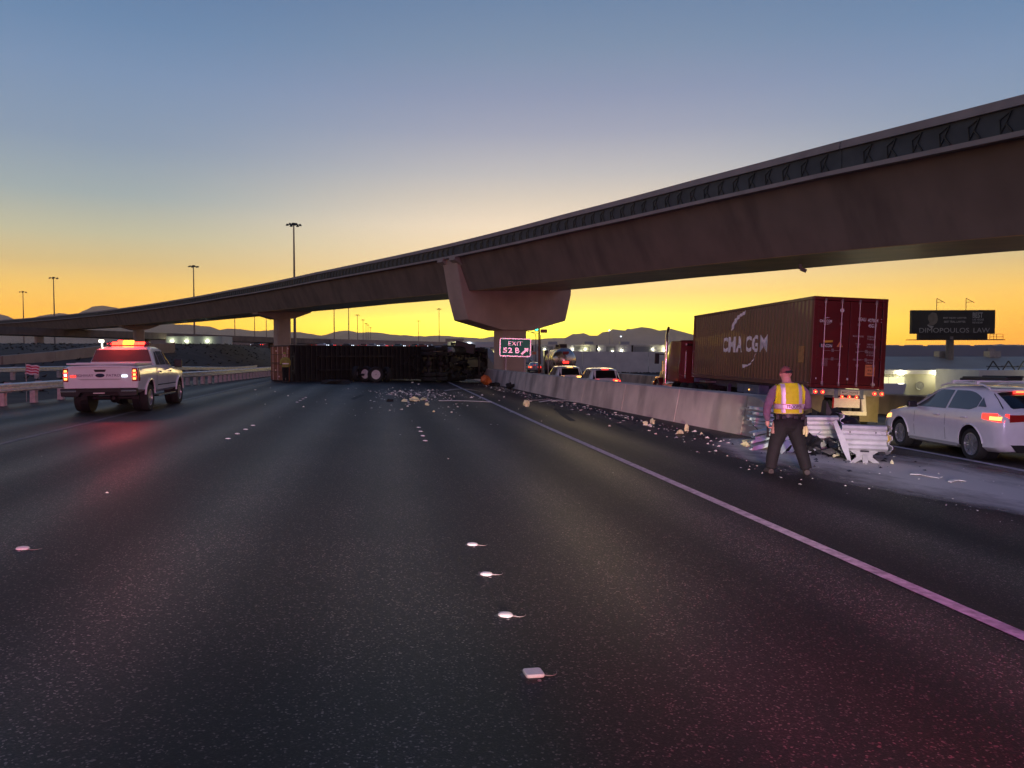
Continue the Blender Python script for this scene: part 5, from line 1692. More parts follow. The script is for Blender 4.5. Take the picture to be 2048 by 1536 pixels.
# ---------------------------------------------------------------- crash debris
MT['foam'] = mat('pale_yellow_foam', (.84, .79, .48), .9, var=.18, scale=9, bump=.4, bscale=20)
MT['foam_white'] = mat('off_white_foam', (.84, .80, .72), .9, var=.15, scale=9, bump=.3, bscale=20)
GF = 'foam and plastic debris on the road'
for i, (x, y, r, lab) in enumerate((
        (.75, 29.8, (.28, .30, .13), 'left lump of the big yellow foam heap on the middle lane'), (1.15, 30.3, (.36, .40, .20), 'largest lump of the yellow foam heap on the middle lane'), (1.55, 31.2, (.35, .30, .18), 'right lump of the yellow foam heap on the middle lane'),
        (1.52, 27.8, (.16, .14, .12), 'yellow foam chunk in front of the foam heap'), (1.57, 24.56, (.14, .12, .08), 'yellow foam scrap on the road nearest of the foam heap scraps'),
        (5.4, 29.1, (.22, .20, .30), 'rounded pale foam boulder standing right of the edge line'),
        (7.53, 21.5, (.17, .12, .17), 'pale foam shard by the barrier foot, left of a pair'), (7.86, 21.8, (.16, .12, .20), 'pale foam shard by the barrier foot, right of a pair'),
        (7.55, 18.85, (.24, .17, .22), 'large yellow foam shard near the barrier nose'), (8.03, 19.6, (.13, .1, .22), 'upright yellow foam shard touching the barrier near its nose'),
        (8.09, 18.75, (.13, .12, .07), 'flat round pale foam piece near the barrier nose'), (8.0, 16.0, (.30, .26, .20), 'yellow foam lump under the folded fender panels'),
        (8.35, 15.6, (.2, .2, .13), 'small yellow foam lump right of the lump under the panels'),
        (8.85, 13.95, (.15, .13, .13), 'pale foam lump left of pair between the cushion bays'), (9.12, 13.85, (.14, .13, .13), 'pale foam lump right of pair between the cushion bays'),
        (9.55, 14.4, (.13, .1, .08), 'small foam bit behind the gap between cushion bays'), (9.35, 12.95, (.08, .07, .10), 'small yellow bit at right foot of nearest cushion bay'))):
    crumple('foam_chunk', (x, y), r, MT['foam'], lab, 'debris', 2, .5, 100 + i, GF, random.uniform(0, 180))
BITS = sorted(((2.16, 49.1, .28), (1.87, 52.0, .22), (-4.85, 35.9, .13), (-3.78, 31.7, .12), (-6.06, 38.2, .15), (-5.7, 40.5, .10), (8.07, 26.2, .15), (8.04, 24.2, .13), (8.1, 30.0, .15), (7.9, 31.4, .16), (7.75, 28.3, .13), (7.06, 19.8, .10), (6.92, 18.95, .09),
                               (6.3, 21.0, .09), (7.35, 16.1, .11), (6.92, 15.3, .10), (6.81, 14.5, .09), (2.13, 24.6, .11), (.8, 26.9, .13), (6.3, 33.0, .15), (5.6, 36, .16), (2.6, 27.5, .1), (2.7, 29.2, .1), (4.8, 27.4, .08), (7.3, 40, .18), (6.6, 44, .2)), key=lambda b: b[1])
OR = ['nearest', 'second nearest', 'third nearest', 'fourth nearest', 'fifth nearest', 'sixth nearest', 'seventh nearest', 'eighth nearest', 'ninth nearest', 'tenth nearest', 'eleventh nearest', 'twelfth nearest', 'thirteenth nearest', 'fourteenth nearest', 'fifteenth nearest', 'sixteenth nearest', 'seventeenth nearest', 'eighteenth nearest']
cnt = {}
for i, (x, y, s) in enumerate(BITS):
    where = 'between edge line and concrete barrier' if x > 4.5 else ('on the left lane before the trailer' if x < -3 else 'on the middle lanes before the wreck')
    n_ = cnt[where] = cnt.get(where, -1) + 1
    crumple('foam_bit', (x, y), (s, s * .8, s * .6), MT['foam_white'], '%s of the off-white foam bits %s' % (OR[n_], where), 'debris', 2, .5, 200 + i, 'small off-white debris bits', random.uniform(0, 180))
crumple('orange_debris', (7.05, 52.6), (.38, .3, .40), mat('orange_plastic', (.62, .16, .04), .5, var=.2, scale=5), 'orange plastic piece on the ground between wrecked tractor and barrier', 'debris', 2, .5, 300)
crumple('tyre_scrap', (7.3, 50.8), (.35, .25, .18), MT['rubber'], 'black tyre scrap lying at barrier foot next to the orange piece', 'debris', 2, .5, 301)
crumple('tyre_scrap', (7.55, 46.3), (.25, .2, .25), MT['rubber'], 'upright black scrap at barrier foot nearer than the orange piece', 'debris', 2, .5, 302)
crumple('tyre_scrap', (-2.7, 44.9), (.7, .3, .15), MT['rubber'], 'flat black debris on the road before the overturned trailer', 'debris', 2, .5, 303)
crumple('tyre_scrap', (.22, 29.5), (.16, .12, .07), MT['rubber'], 'small black scrap left of the yellow foam heap', 'debris', 2, .5, 304)


def slat(x, y, L, ang, label, m='steel_dull', w=.12, bend=.04):
    mb = MB()
    pts = [(-L / 2 + L * k / 6, random.uniform(-.03, .03), bend * math.sin(k / 6 * math.pi) + .012) for k in range(7)]
    rings = [[Vector((px, py - w / 2, pz)), Vector((px, py + w / 2, pz + .01)), Vector((px, py + w / 2, pz + .022)), Vector((px, py - w / 2, pz + .012))] for px, py, pz in pts]
    mb.sweep(rings)
    return tag(mb.build('metal_strip', MT[m], None, M=TR(x, y, gz(x, y), ang, 0, 2.4)), label, 'debris')


slat(3.25, 31.0, 2.2, 8, 'long pale strip lying flat on the road left of the edge line', 'foam_white', .14, .02)
slat(4.1, 40.8, 2.0, 14, 'bent dark strip on the road near the wrecked tractor', 'steel_dull', .2, .12)
slat(7.45, 32.3, 1.9, 12, 'bent metal rail piece by the barrier foot, mid way along the barrier', 'steel', .12, .1)
slat(7.2, 33.2, 1.6, -20, 'metal rail piece crossing the bent one by the barrier foot', 'steel_dull', .1, .06)
slat(8.95, 11.5, .45, -60, 'flat pale plate on the dusty ground nearest the hatchback', 'plate', .15, .01)
slat(9.0, 10.9, .4, 20, 'small pink-lit strip on the dusty ground at lower right', 'foam_white', .06, .02)
slat(7.0, 41.5, 3.0, 82, 'long thin trim strip along the barrier foot far away', 'steel_dull', .1, .03)

# fragments too many to count
mb = MB()


def frag(x, y, s):
    a = random.uniform(0, 6.28); z = gz(x, y) + .004
    s *= random.choice((.35, .5, .7, .7, 1.0, 1.6))
    pts = [(x + s * random.uniform(.3, 1.2) * math.cos(a + k * 2.1), y + s * random.uniform(.3, 1.2) * math.sin(a + k * 2.1), z) for k in range(3)]
    mb.add(pts + [(x, y, z + s * random.uniform(.1, .6))], [(0, 1, 3), (1, 2, 3), (2, 0, 3), (2, 1, 0)])


for _ in range(700):
    u = random.random(); y = 16 + 38 * u; x = np.interp(y, [16, 32, 54], [8.2, 7.8, 7.2]) - abs(random.gauss(0, .55)) + .1
    frag(x, y, random.uniform(.02, .065))
for _ in range(380):
    frag(random.gauss(1.6, 1.1), random.gauss(36.5, 2.6), random.uniform(.03, .085))
for _ in range(120):
    frag(random.gauss(1.5, 2.2), random.gauss(29, 4), random.uniform(.02, .06))
for _ in range(60):
    frag(random.uniform(-6.5, 4), random.uniform(8, 44), random.uniform(.012, .03))
for _ in range(300):
    x = random.uniform(7.2, 11.5); frag(x, random.gauss(8.6, 1.3), random.uniform(.006, .018))
for _ in range(170):
    frag(random.uniform(6.2, 10.5), random.gauss(12.6, 1.2), random.uniform(.01, .035))
o = mb.build('crash_fragments', MT['foam_white'], fix=False); kind(o, 'stuff', 'small pale crash fragments and glass strewn over the road'); o['category'] = 'debris'
mb = MB()
for _ in range(150):
    frag(random.gauss(8.9, .55), random.gauss(14.3, .9), random.uniform(.03, .09))
for _ in range(120):
    u = random.random(); y = 18 + 34 * u
    frag(np.interp(y, [16, 32, 54], [8.2, 7.8, 7.2]) - abs(random.gauss(0, .6)), y, random.uniform(.03, .12))
o = mb.build('dark_fragments', MT['black'], fix=False); kind(o, 'stuff', 'dark crash fragments around the cushion bays and barrier foot'); o['category'] = 'debris'


# pale sand spilled from the crash cushion
def sand_mat():
    m = bpy.data.materials.new('spilled_sand'); m.use_nodes = True
    nt = m.node_tree; N = nt.nodes.new; L = nt.links.new
    p = nt.nodes['Principled BSDF']; out = nt.nodes['Material Output']
    p.inputs['Base Color'].default_value = (.86, .76, .66, 1); p.inputs['Roughness'].default_value = .95
    tr = N('ShaderNodeBsdfTransparent'); mx = N('ShaderNodeMixShader')
    uv = N('ShaderNodeAttribute'); uv.attribute_name = 'cover'
    tc = N('ShaderNodeTexCoord'); n = N('ShaderNodeTexNoise'); n.inputs['Scale'].default_value = 1.1; n.inputs['Detail'].default_value = 9; n.inputs['Roughness'].default_value = .68
    mp = N('ShaderNodeMapping'); mp.inputs['Scale'].default_value = (1, .45, 1); mp.inputs['Rotation'].default_value = (0, 0, R(35)); L(tc.outputs['Object'], mp.inputs[0]); L(mp.outputs[0], n.inputs[0])
    a = N('ShaderNodeMath'); a.operation = 'ADD'; L(uv.outputs['Fac'], a.inputs[0])
    s = N('ShaderNodeMath'); s.operation = 'MULTIPLY'; s.inputs[1].default_value = 1.5; L(n.outputs['Fac'], s.inputs[0]); L(s.outputs[0], a.inputs[1])
    r = N('ShaderNodeMapRange'); r.inputs['From Min'].default_value = .95; r.inputs['From Max'].default_value = 1.6; r.inputs['To Max'].default_value = .92
    L(a.outputs[0], r.inputs[0])
    L(r.outputs[0], mx.inputs[0]); L(tr.outputs[0], mx.inputs[1]); L(p.outputs[0], mx.inputs[2]); L(mx.outputs[0], out.inputs[0])
    return m


SAND = [(8.2, 18.3), (8.35, 16.0), (8.55, 14.2), (8.9, 12.3), (9.2, 10.5), (9.5, 8.8), (10.2, 6.8)]
SWD = [.5, 1.2, 1.6, 1.8, 1.7, 1.6, 1.2]
rows = []; cov = []
for i in range(49):
    u = i / 48 * (len(SAND) - 1)
    x = float(np.interp(u, range(len(SAND)), [p[0] for p in SAND])); y = float(np.interp(u, range(len(SAND)), [p[1] for p in SAND])); w = float(np.interp(u, range(len(SAND)), SWD))
    row = []
    for k in range(25):
        q = k / 12 - 1
        px, py = x + q * w * 1.25, y + q * w * .25
        row.append((px, py, gz(px, py) + .008)); cov.append(max(0, 1 - abs(q) ** 1.6) * min(1, i / 6, (48 - i) / 8))
    rows.append(row)
sm = MB().grid(rows).mesh('spilled_sand', sand_mat(), fix=False)
at_ = sm.attributes.new('cover', 'FLOAT', 'POINT'); at_.data.foreach_set('value', cov)
kind(obj('spilled_sand', sm), 'stuff', 'pale sand spilled over the gore around the crushed cushion')['category'] = 'sand'

# ---------------------------------------------------------------- background: mountains
RIDGE_A = [(-5600,9245,384), (-4811,9114,479), (-4025,8983,447), (-3947,8970,426), (-3879,8958,394), (-3790,8944,384), (-3701,8929,405), (-3553,8904,437), (-3406,8880,458), (-3238,8852,437), (-3159,8839,479), (-3053,8821,527), (-2948,8803,538), (-2807,8780,516), (-2687,8760,479), (-2452,8721,384), (-2180,8676,336), (-2007,8647,331), (-1824,8616,315), (-1719,8599,278), (-1640,8586,294), (-1509,8564,288), (-1404,8547,272), (-1299,8529,267), (-1152,8505,283), (-1011,8481,256), (-880,8459,256), (-749,8437,235), (-654,8422,219), (-554,8405,246), (-460,8389,267), (-370,8374,272), (-276,8359,251), (-155,8339,256), (-66,8324,251), (65,8302,230), (275,8267,219), (433,8241,209), (564,8219,219), (695,8197,214), (826,8175,203), (1010,8145,187), (1142,8123,209), (1273,8101,182), (1430,8075,171), (1614,8044,177), (1693,8031,187), (1903,7996,193)]
RIDGE_B = [(1485,6241,151), (1547,6231,184), (1641,6215,192), (1690,6207,171), (1752,6197,171), (1792,6190,200), (1846,6181,205), (1878,6175,225), (1936,6166,217), (1977,6159,213), (1997,6156,229), (2026,6151,225), (2112,6137,242), (2202,6122,229), (2255,6113,213), (2304,6104,217), (2354,6096,229), (2407,6087,213), (2460,6079,200), (2530,6067,180), (2797,6023,151), (3207,5954,117), (3822,5852,93), (4437,5749,84), (4888,5674,88), (5052,5647,101), (5249,5614,93), (5872,5511,117), (6691,5374,134)]


def mountains(name, ridge, label, m, depth):
    rnd = random.Random(5 if name.endswith('a') else 9)
    pts = [Vector(p) for p in ridge]
    q = []
    for a, b in zip(pts, pts[1:]):
        k = max(1, int((b - a).length / 45))
        for i in range(k):
            p = a.lerp(b, i / k); p.z += rnd.uniform(-4, 4) * (i > 0); q.append(p)
    q.append(pts[-1])
    offs = [(1.0, -.25), (.45, .55), (.15, .86), (0, 1.0), (-.12, .80), (-.28, .58), (-.5, .34), (-.75, .14), (-1.05, -.05)]
    spur = [rnd.uniform(-.12, .12) for _ in range(len(q))]
    spur = [sum(spur[max(0, i - 3):i + 4]) / 7 * 2.6 for i in range(len(q))]
    rows = []
    for j, (o_, h_) in enumerate(offs):
        row = []
        for i, p in enumerate(q):
            d = Vector((p.x, p.y, 0)).normalized()
            hh = p.z * (h_ + (spur[i] * (1 - abs(h_ - .5) * 2) if j != 3 else 0)) + (rnd.uniform(-6, 6) if j != 3 else 0)
            row.append(p - Vector((0, 0, p.z)) + d * (o_ * depth) + Vector((0, 0, hh - (12 if h_ <= 0 else 0))))
        rows.append(row)
    o = MB().grid(rows).build(name, m, smooth=30)
    return kind(o, 'structure', label)


MT['rock'] = mat('dusky_desert_rock', (.42, .33, .32), .95, var=.25, scale=.004, dirt=((.25, .19, .185), .002, .5))
mountains('mountains', RIDGE_A, 'long low dark mountain ridge along the sunset horizon', MT['rock'], 1400)
mountains('mountains', RIDGE_B, 'jagged mountain ridge right of the pier under the flyover', MT['rock'], 1100)

# ---------------------------------------------------------------- high-mast light poles
pm = MB()
pm.cyl((0, 0, 0), (0, 0, 30), .36, .14, n=10)
pmm = pm.mesh('mast', MT['mast'] if 'mast' in MT else mat('weathered_mast_steel', (.30, .24, .22), .6, .4, var=.15, scale=1), 60)
hm = MB()
hm.cyl((0, 0, 29.7), (0, 0, 30.2), .5, .4, n=12)
for k in range(6):
    a = k * math.pi / 3
    c, s_ = math.cos(a), math.sin(a)
    hm.beam((c * .3, s_ * .3, 29.9), (c * 1.35, s_ * 1.35, 29.9), .08, .08)
    hm.cyl((c * 1.35, s_ * 1.35, 29.6), (c * 1.35, s_ * 1.35, 30.0), .34, .16, n=10)
hmm = hm.mesh('lamp_ring', MT['black'])
POLES = [(-156.6, 370.5, 'leftmost tall mast at the left picture edge'), (-117.5, 302.2, 'second tall mast from the left, above the dark hill'), (-58.9, 256.1, 'tall mast rising behind the flyover, third from the left'),
         (-18.9, 171.4, 'tallest looking mast, behind the second flyover pier'), (-81.3, 445.8, 'mast seen under the flyover left of the second pier, leftmost of three'), (-74.1, 466.9, 'mast seen under the flyover left of the second pier, middle of three'),
         (-69.6, 480.7, 'mast seen under the flyover left of the second pier, nearest the pier'), (-23.0, 371.3, 'mast cut off by the flyover just right of the second pier'), (-17.1, 389.6, 'thinner mast cut off by the flyover right of the second pier'),
         (-17.8, 540.7, 'first of five receding masts on the skyline'), (-16.0, 615.1, 'second of five receding masts on the skyline'), (-15.2, 680.9, 'third of five receding masts on the skyline'), (-14.1, 713.5, 'fourth of five receding masts on the skyline'), (-12.9, 775.7, 'last of five receding masts on the skyline'),
         (27.7, 625.3, 'lone mast on the skyline left of the first pier, shorter looking'), (32.8, 463.6, 'lone mast on the skyline nearest left of the first pier')]
for x, y, lab in POLES:
    t = thing('high_mast_light', lab, 'light mast', TR(x, y, 0), 'high-mast lights of the interchange')
    obj('mast', pmm, t, TR(0, 0, -2.5) @ Matrix.Diagonal((1, 1, 1.08, 1))); obj('lamp_ring', hmm, t)

# ---------------------------------------------------------------- left side: ramp wall, second overpass, lit building
MT['beige'] = mat('beige_concrete', (.42, .33, .27), .85, var=.12, scale=1)
bw = thing('ramp_wall', 'pale beige concrete ramp wall curving behind the pickup at far left', 'wall')
rows = [(-44, 52, 1.45), (-36, 60, 1.6), (-29.5, 65.7, 1.72), (-28.2, 72, 2.1), (-27.5, 82, 2.75), (-25, 98, 3.3)]
for (x0, y0, z0), (x1, y1, z1) in zip(rows, rows[1:]):
    mb = MB(); d = Vector((y1 - y0, x0 - x1, 0)).normalized() * .25
    mb.sweep([[Vector((x, y, z)) - d, Vector((x, y, z)) + d, Vector((x, y, z - 1.3)) + d, Vector((x, y, z - 1.3)) - d] for x, y, z in ((x0, y0, z0), (x1, y1, z1))])
    mb.build('wall_section', MT['beige'], bw)
ov = thing('distant_overpass', 'dark second overpass seen beneath the flyover at left', 'bridge')
A_, B_ = Vector((-150, 108, 9.3)), Vector((-18, 318, 8.2)); T_ = (B_ - A_).normalized(); Nn = Vector((T_.y, -T_.x, 0))
mb = MB(); mb.sweep([[p + Nn * d + Vector((0, 0, z)) for d, z in ((0, 0), (0, -1.9), (-10, -1.9), (-10, 0))] for p in (A_, A_.lerp(B_, .5), B_)]); mb.build('deck', MT['conc'], ov)
for u in (.2, .42, .64, .86):
    p = A_.lerp(B_, u) - Nn * 5; mb = MB(); mb.cyl((p.x, p.y, -2), (p.x, p.y, p.z - 1.5), .9, n=14); mb.build('column', MT['conc'], ov, smooth=40)
MT['pale_wall'] = mat('pale_building_wall', (.50, .52, .50), .8, var=.08, scale=.4)
lw = thing('pale_building', 'long pale building with green-white wall lamps beneath the second overpass', 'building', TR(-56, 243, 0, -10))
mb = MB(); mb.box((0, 4, 4.8), (17, 8, 5.6)); mb.build('wall', MT['pale_wall'], lw)
for x in (-6.6, -2.2, 4.0):
    mb = MB(); mb.box((x, -.15, 6.15), (.9, .3, .35)); mb.build('wall_lamp', MT['lot_lamp'] if 'lot_lamp' in MT else MT['white_lamp'], lw)
    lamp('wall_lamp_light', 'POINT', (x, -.8, 6.2), 90, (.9, 1, .6), .3, parent=lw)
# striped flag beyond the guardrail
MT['flag_red'] = mat('flag_red', (.50, .03, .08), .8, var=.1); MT['flag_white'] = mat('flag_white', (.75, .62, .66), .8, var=.08)
fl = thing('striped_flag', 'small red and white striped flag on a thin pole behind the left guardrail', 'flag', TR(-13.2, 32.0, -.1, 8))
mb = MB(); mb.cyl((-.27, 0, 0), (-.27, 0, 1.55), .012, n=8); mb.build('pole', MT['steel_dull'], fl)
for k in range(7):
    rws = []
    for i in range(13):
        x = -.26 + .46 * i / 12
        yv = .035 * math.sin(i * .9) ; dz = -.05 * (i / 12) + .012 * math.sin(i * .9)
        rws.append([(x + .05 * k / 7 * -1, yv, 1.50 - .052 * k + dz), (x - .05 * (k + 1) / 7, yv, 1.50 - .052 * (k + 1) + dz)])
    MB().grid(rws).build('stripe', MT['flag_red'] if k % 2 else MT['flag_white'], fl, smooth=180)

# ---------------------------------------------------------------- far freeway with traffic
ff = thing('far_freeway_viaduct', 'distant raised freeway with queued traffic behind the overturned trailer', 'viaduct')
FA, FB = Vector((-120, 345, 6.4)), Vector((52, 260, 4.1))
FT = (FB - FA).normalized(); FN = Vector((-FT.y, FT.x, 0))
def fsec(poly, a, b, m, name):
    mb = MB(); mb.sweep([[FA.lerp(FB, u) + FN * d + Vector((0, 0, z0 + (z1 - z0) * ((u - a) / max(b - a, 1e-6)))) for d, z0, z1 in poly] for u in np.linspace(a, b, 5)]); return mb.build(name, m, ff)
fsec([(0, -.05, -.05), (0, -9, -9), (16, -9, -9), (16, -.05, -.05)], 0, 1, MT['conc'], 'embankment')
fsec([(-.3, .2, .2), (-.3, -1.0, -1.0), (0, -1.0, -1.0), (0, .2, .2)], 0, 1, MT['conc'], 'near_parapet')
fsec([(15.5, 5.2, 1.7), (15.5, -1, -1), (16, -1, -1), (16, 5.2, 1.7)], 0, 1, MT['beige'], 'sound_wall')
SIM = {}


def far_car(u, d, col, rear, label, z=0.0, s=1.0, truck=False, head=None):
    p = FA.lerp(FB, u) + FN * d
    t = thing('queued_car' if not truck else 'box_truck', label, 'car' if not truck else 'truck', TR(p.x, p.y, p.z + z, math.degrees(math.atan2(FT.y, FT.x)) - 90 + (180 if head else 0)), 'traffic queued on the far freeway')
    if truck:
        mb = MB(); mb.box((0, 3.4, 2.3), (2.4, 6.4, 2.6)); mb.build('cargo_box', col, t, bevel=.05)
        mb = MB(); mb.box((0, 7.4, 1.5), (2.2, 1.6, 1.9)); mb.build('cab', MT['dark_paint'], t, bevel=.15)
        mb = MB(); mb.box((0, 4.2, .6), (2.0, 7.6, .5)); mb.build('chassis', MT['black'], t)
        return t
    mb = MB(); mb.box((0, 2.2, .62), (1.8, 4.4, .62)); mb.box((0, 2.0, 1.15), (1.6, 2.5, .55), top=.82); mb.build('body', col, t, bevel=.12)
    mb = MB(); mb.box((0, 2.0, 1.17), (1.63, 2.2, .32), top=.9); mb.build('windows', MT['glass'], t)
    for x in (-.68, .68):
        mb = MB(); mb.box((x, 4.42, .68), (.34, .06, .24)); mb.build('headlamp', MT['cold_lamp'], t)
        mb = MB(); mb.box((x, -.02, .75), (.34, .06, .24)); mb.build('tail_lamp', MT['tail'], t)
    return t


cols = [MT['white_paint'], MT['dark_paint'], MT['silver'], mat('teal_car', (.10, .20, .20), .3, var=.03, coat=.5), mat('red_car', (.25, .03, .03), .3, var=.03, coat=.5)]
us = [.40, .425, .52, .545, .57, .60, .625, .655, .685, .71, .735, .76, .785, .81, .84, .87, .90, .93]
ordn = ['first', 'second', 'third', 'fourth', 'fifth', 'sixth', 'seventh', 'eighth', 'ninth', 'tenth', 'eleventh', 'twelfth', 'thirteenth', 'fourteenth', 'fifteenth', 'sixteenth', 'seventeenth', 'eighteenth']
for i, u in enumerate(us):
    far_car(u, 3.0 if i % 2 else 7.5, cols[(i * 3 + 1) % 5], True, '%s car from the left in the queue on the far freeway' % ordn[i], head=(i % 4 == 0))
far_car(.80, 12, MT['beige'], True, 'pale box truck standing taller than the cars on the far freeway', truck=True)
# wing wall at the end of the viaduct
wg = thing('wing_wall', 'sloping concrete wing wall behind the wrecked tractor, left of the first pier', 'wall')
mb = MB(); mb.prism([(0, -1.2), (9, -1.2), (9, 2.55), (0, 2.6)], (0.9, 79.2, 0), Vector((.985, -.1, 0)), (0, 0, 1), (.1, 1, 0)); mb.build('wall', MT['conc_dark'], wg)
mb = MB(); mb.sweep([[Vector((x - .1, y, z)), Vector((x + .75, y, z)), Vector((x + .75, y, -1.2)), Vector((x - .1, y, -1.2))] for x, y, z in ((9.75, 78.4, 2.55), (9.9, 76.2, 2.3), (10.4, 69.5, .30), (10.5, 67.8, -.2))]); mb.build('sloping_wall', MT['conc_light'], wg)

# ---------------------------------------------------------------- far ramp with traffic, tanker
mb = MB()
hump = lambda y: -.72 + 1.15 * sstep(98, 150, y)
mb.grid([[(x + (y - 90) * .10, y, hump(y) + .012) for x in np.linspace(12, 22.5, 5)] for y in np.arange(88, 172, 4)])
kind(mb.build('ramp_pavement', MT['asphalt']))
rb2 = thing('ramp_barrier', 'beige concrete barrier curving along the rising far end of the ramp', 'barrier')
R2 = [(21.3, 94.5), (21.9, 104), (23.3, 118), (25.6, 133), (29, 152)]
for (x0, y0), (x1, y1) in zip(R2, R2[1:]):
    d = Vector((y1 - y0, x0 - x1, 0)).normalized() * .25
    mb = MB(); mb.sweep([[Vector((x, y, z)) - d, Vector((x, y, z)) + d, Vector((x, y, -2)) + d, Vector((x, y, -2)) - d] for x, y, z in ((x0, y0, hump(y0) + 1.0), (x1, y1, hump(y1) + 1.0))]); mb.build('barrier_section', MT['beige'], rb2)

SUV = Shape([(0, .45, .78, .80, .98, .70, 1.05), (.06, .38, .86, .88, 1.05, .74, 1.18), (.3, .32, .91, .93, 1.08, .73, 1.60), (.55, .30, .92, .94, 1.08, .71, 1.68), (1.2, .30, .92, .94, 1.07, .70, 1.72), (2.3, .30, .92, .94, 1.05, .69, 1.70), (2.8, .30, .92, .93, 1.03, .70, 1.52), (3.35, .30, .92, .92, 1.0, .78, 1.10), (4.2, .32, .90, .88, .92, .76, 1.0), (4.6, .36, .84, .80, .80, .68, .86), (4.7, .42, .72, .68, .66, .56, .72)])
SED = Shape([(0, .40, .74, .76, .88, .66, .93), (.06, .33, .82, .84, .94, .72, 1.0), (.7, .25, .88, .89, .96, .70, 1.06), (1.05, .25, .88, .89, .96, .64, 1.22), (1.5, .25, .88, .89, .95, .60, 1.40), (2.1, .25, .88, .89, .94, .60, 1.44), (2.6, .25, .88, .89, .93, .62, 1.36), (3.3, .25, .88, .87, .91, .76, 1.0), (4.2, .28, .85, .82, .82, .70, .88), (4.65, .34, .74, .70, .66, .56, .72)])


def ramp_car(S, M, paint, label, tail='tail', rear_glass=(.10, .50, .66, .60), group='cars queued on the ramp', hot=True):
    t = thing('queued_car', label, 'car', M, group)
    obj('body', S.body().mesh('body', paint, 35), t)
    S.top_patch(*rear_glass).build('rear_window', MT['glass'], t, smooth=180)
    y0, y1 = .8, 2.7
    for sd in (-1, 1):
        S.side_patch(.75, 1.65, lambda y: S.at(y)[3] + .03, lambda y: min(S.at(y)[3] + (S.at(y)[5] - S.at(y)[3]) * .78, S.at(y)[5] - .1), sd).build('window', MT['tint'], t, smooth=180)
        S.side_patch(1.72, 2.75, lambda y: S.at(y)[3] + .03, lambda y: S.at(y)[3] + (S.at(y)[5] - S.at(y)[3]) * .78, sd).build('window', MT['tint'], t, smooth=180)
        mb = S.side_patch(.0, .20, lambda y: S.at(0)[3] - (.22 if S is SED else .06), lambda y: S.at(0)[3] + (.02 if S is SED else .06), sd, .01, 3, 3)
        z_ = S.at(0)[3] - (.10 if S is SED else .02)
        mb.box((sd * .58, -.015, z_), (.30, .02, .2)); o = mb.build('tail_lamp', MT[tail], t)
        if hot:
            mb = MB(); mb.box((sd * .60, -.03, z_), (.16, .02, .09)); mb.build('bulb', MT['tail_hot'], o)
        for yy in (.85, 3.6):
            mb = MB(); mb.lathe([(.001, -.1), (.33, -.1), (.33, .1), (.001, .1)], (sd * .80, yy, .33), (1, 0, 0), 18); mb.build('wheel', MT['rubber'], t, smooth=40)
    mb = MB(); mb.box((0, S.y[0] + .55 if S is SED else .28, S.at(.5)[5] - (.02 if S is SUV else -.01)), (.4, .04, .04)); mb.build('brake_lamp', MT[tail], t)
    mb = MB(); mb.box((0, -.012, .68), (.45, .02, .14)); mb.build('licence_plate', MT['plate'], t)
    return t


ramp_car(SUV, TR(12.95, 43.9, -.72, -2), MT['white_paint'], 'nearest white SUV queued behind the concrete barrier, dark rear window and red lamps', rear_glass=(.03, .31, .80, .68))
ramp_car(SUV, TR(12.35, 50.2, -.68, 0), MT['white_paint'], 'white SUV with amber lamp just ahead of the nearest white SUV', 'tail_hot', rear_glass=(.03, .31, .80, .68))
ramp_car(SED, TR(21.0, 106.5, hump(107), -8), MT['silver'], 'pale sedan with red lit rear, nearest in the row beside the tanker')
ramp_car(SED, TR(21.6, 121.5, hump(122), -10), MT['silver'], 'pale car with bright lamps, second in the row beside the tanker')
ramp_car(SED, TR(22.6, 135, hump(136), -12), MT['dark_paint'], 'dark car with red lamps, third in the row beside the tanker')
ramp_car(SUV, TR(22.2, 146, hump(146), -12), MT['silver'], 'farthest car in the row beside the tanker, partly behind the exit sign')

tk = thing('tanker_truck', 'polished tanker truck with red rear lamps ahead of the white SUVs', 'truck', TR(16.6, 69.8, -.72, -8))
MT['polished'] = mat('polished_tank', (.62, .56, .50), .22, .9, var=.06, scale=1)
mb = MB(); mb.lathe([(.001, -.35), (.5, -.28), (.9, -.12), (1.1, .1), (1.12, .3), (1.12, 9.6), (.9, 9.9), (.001, 10.0)], (0, .4, 2.05), (0, 1, 0), 32); mb.build('tank', MT['polished'], tk, smooth=40)
for y_ in (.8, 3.2, 5.6, 8.0):
    mb = MB(); mb.lathe([(1.125, -.05), (1.16, -.05), (1.16, .05), (1.125, .05)], (0, y_, 2.05), (0, 1, 0), 32, closed=True); mb.build('tank_band', MT['steel_dull'], tk, smooth=40)
mb = MB(); mb.box((0, -.02, 1.0), (2.3, .2, .25)); bpz = mb.build('bumper', MT['chrome'], tk, bevel=.02)
for x in (-.95, -.72, .72, .95):
    mb = MB(); mb.lathe([(.001, .03), (.07, .02), (.075, 0)], (x, -.13, 1.0), (0, -1, 0), 14); mb.build('tail_lamp', MT['tail_hot'], tk)
for z_, m_ in ((2.75, 'red_lens'), (1.85, 'tail')):
    mb = MB(); mb.box((.1, .02, z_), (.55, .1, .2)); mb.build('rear_placard', MT[m_], tk)
mb = MB()
for x in (-.85, .75):
    mb.cyl((x, -.05, .9), (x, -.05, 2.0), .035, n=8)
mb.build('hose_post', MT['chrome'], tk)
mb = MB(); mb.tube([(-1.45, 1.0, .6), (-1.5, 1.0, 2.0), (-1.42, 1.0, 3.1)], .04, 8); mb.build('marker_post', MT['print'], tk)
mb = MB(); mb.box((0, 5, 3.25), (.6, 8.4, .08)); mb.box((0, 2.0, 3.42), (.7, .7, .3)); mb.box((0, 6.2, 3.42), (.7, .7, .3)); mb.build('walkway', MT['black'], tk)
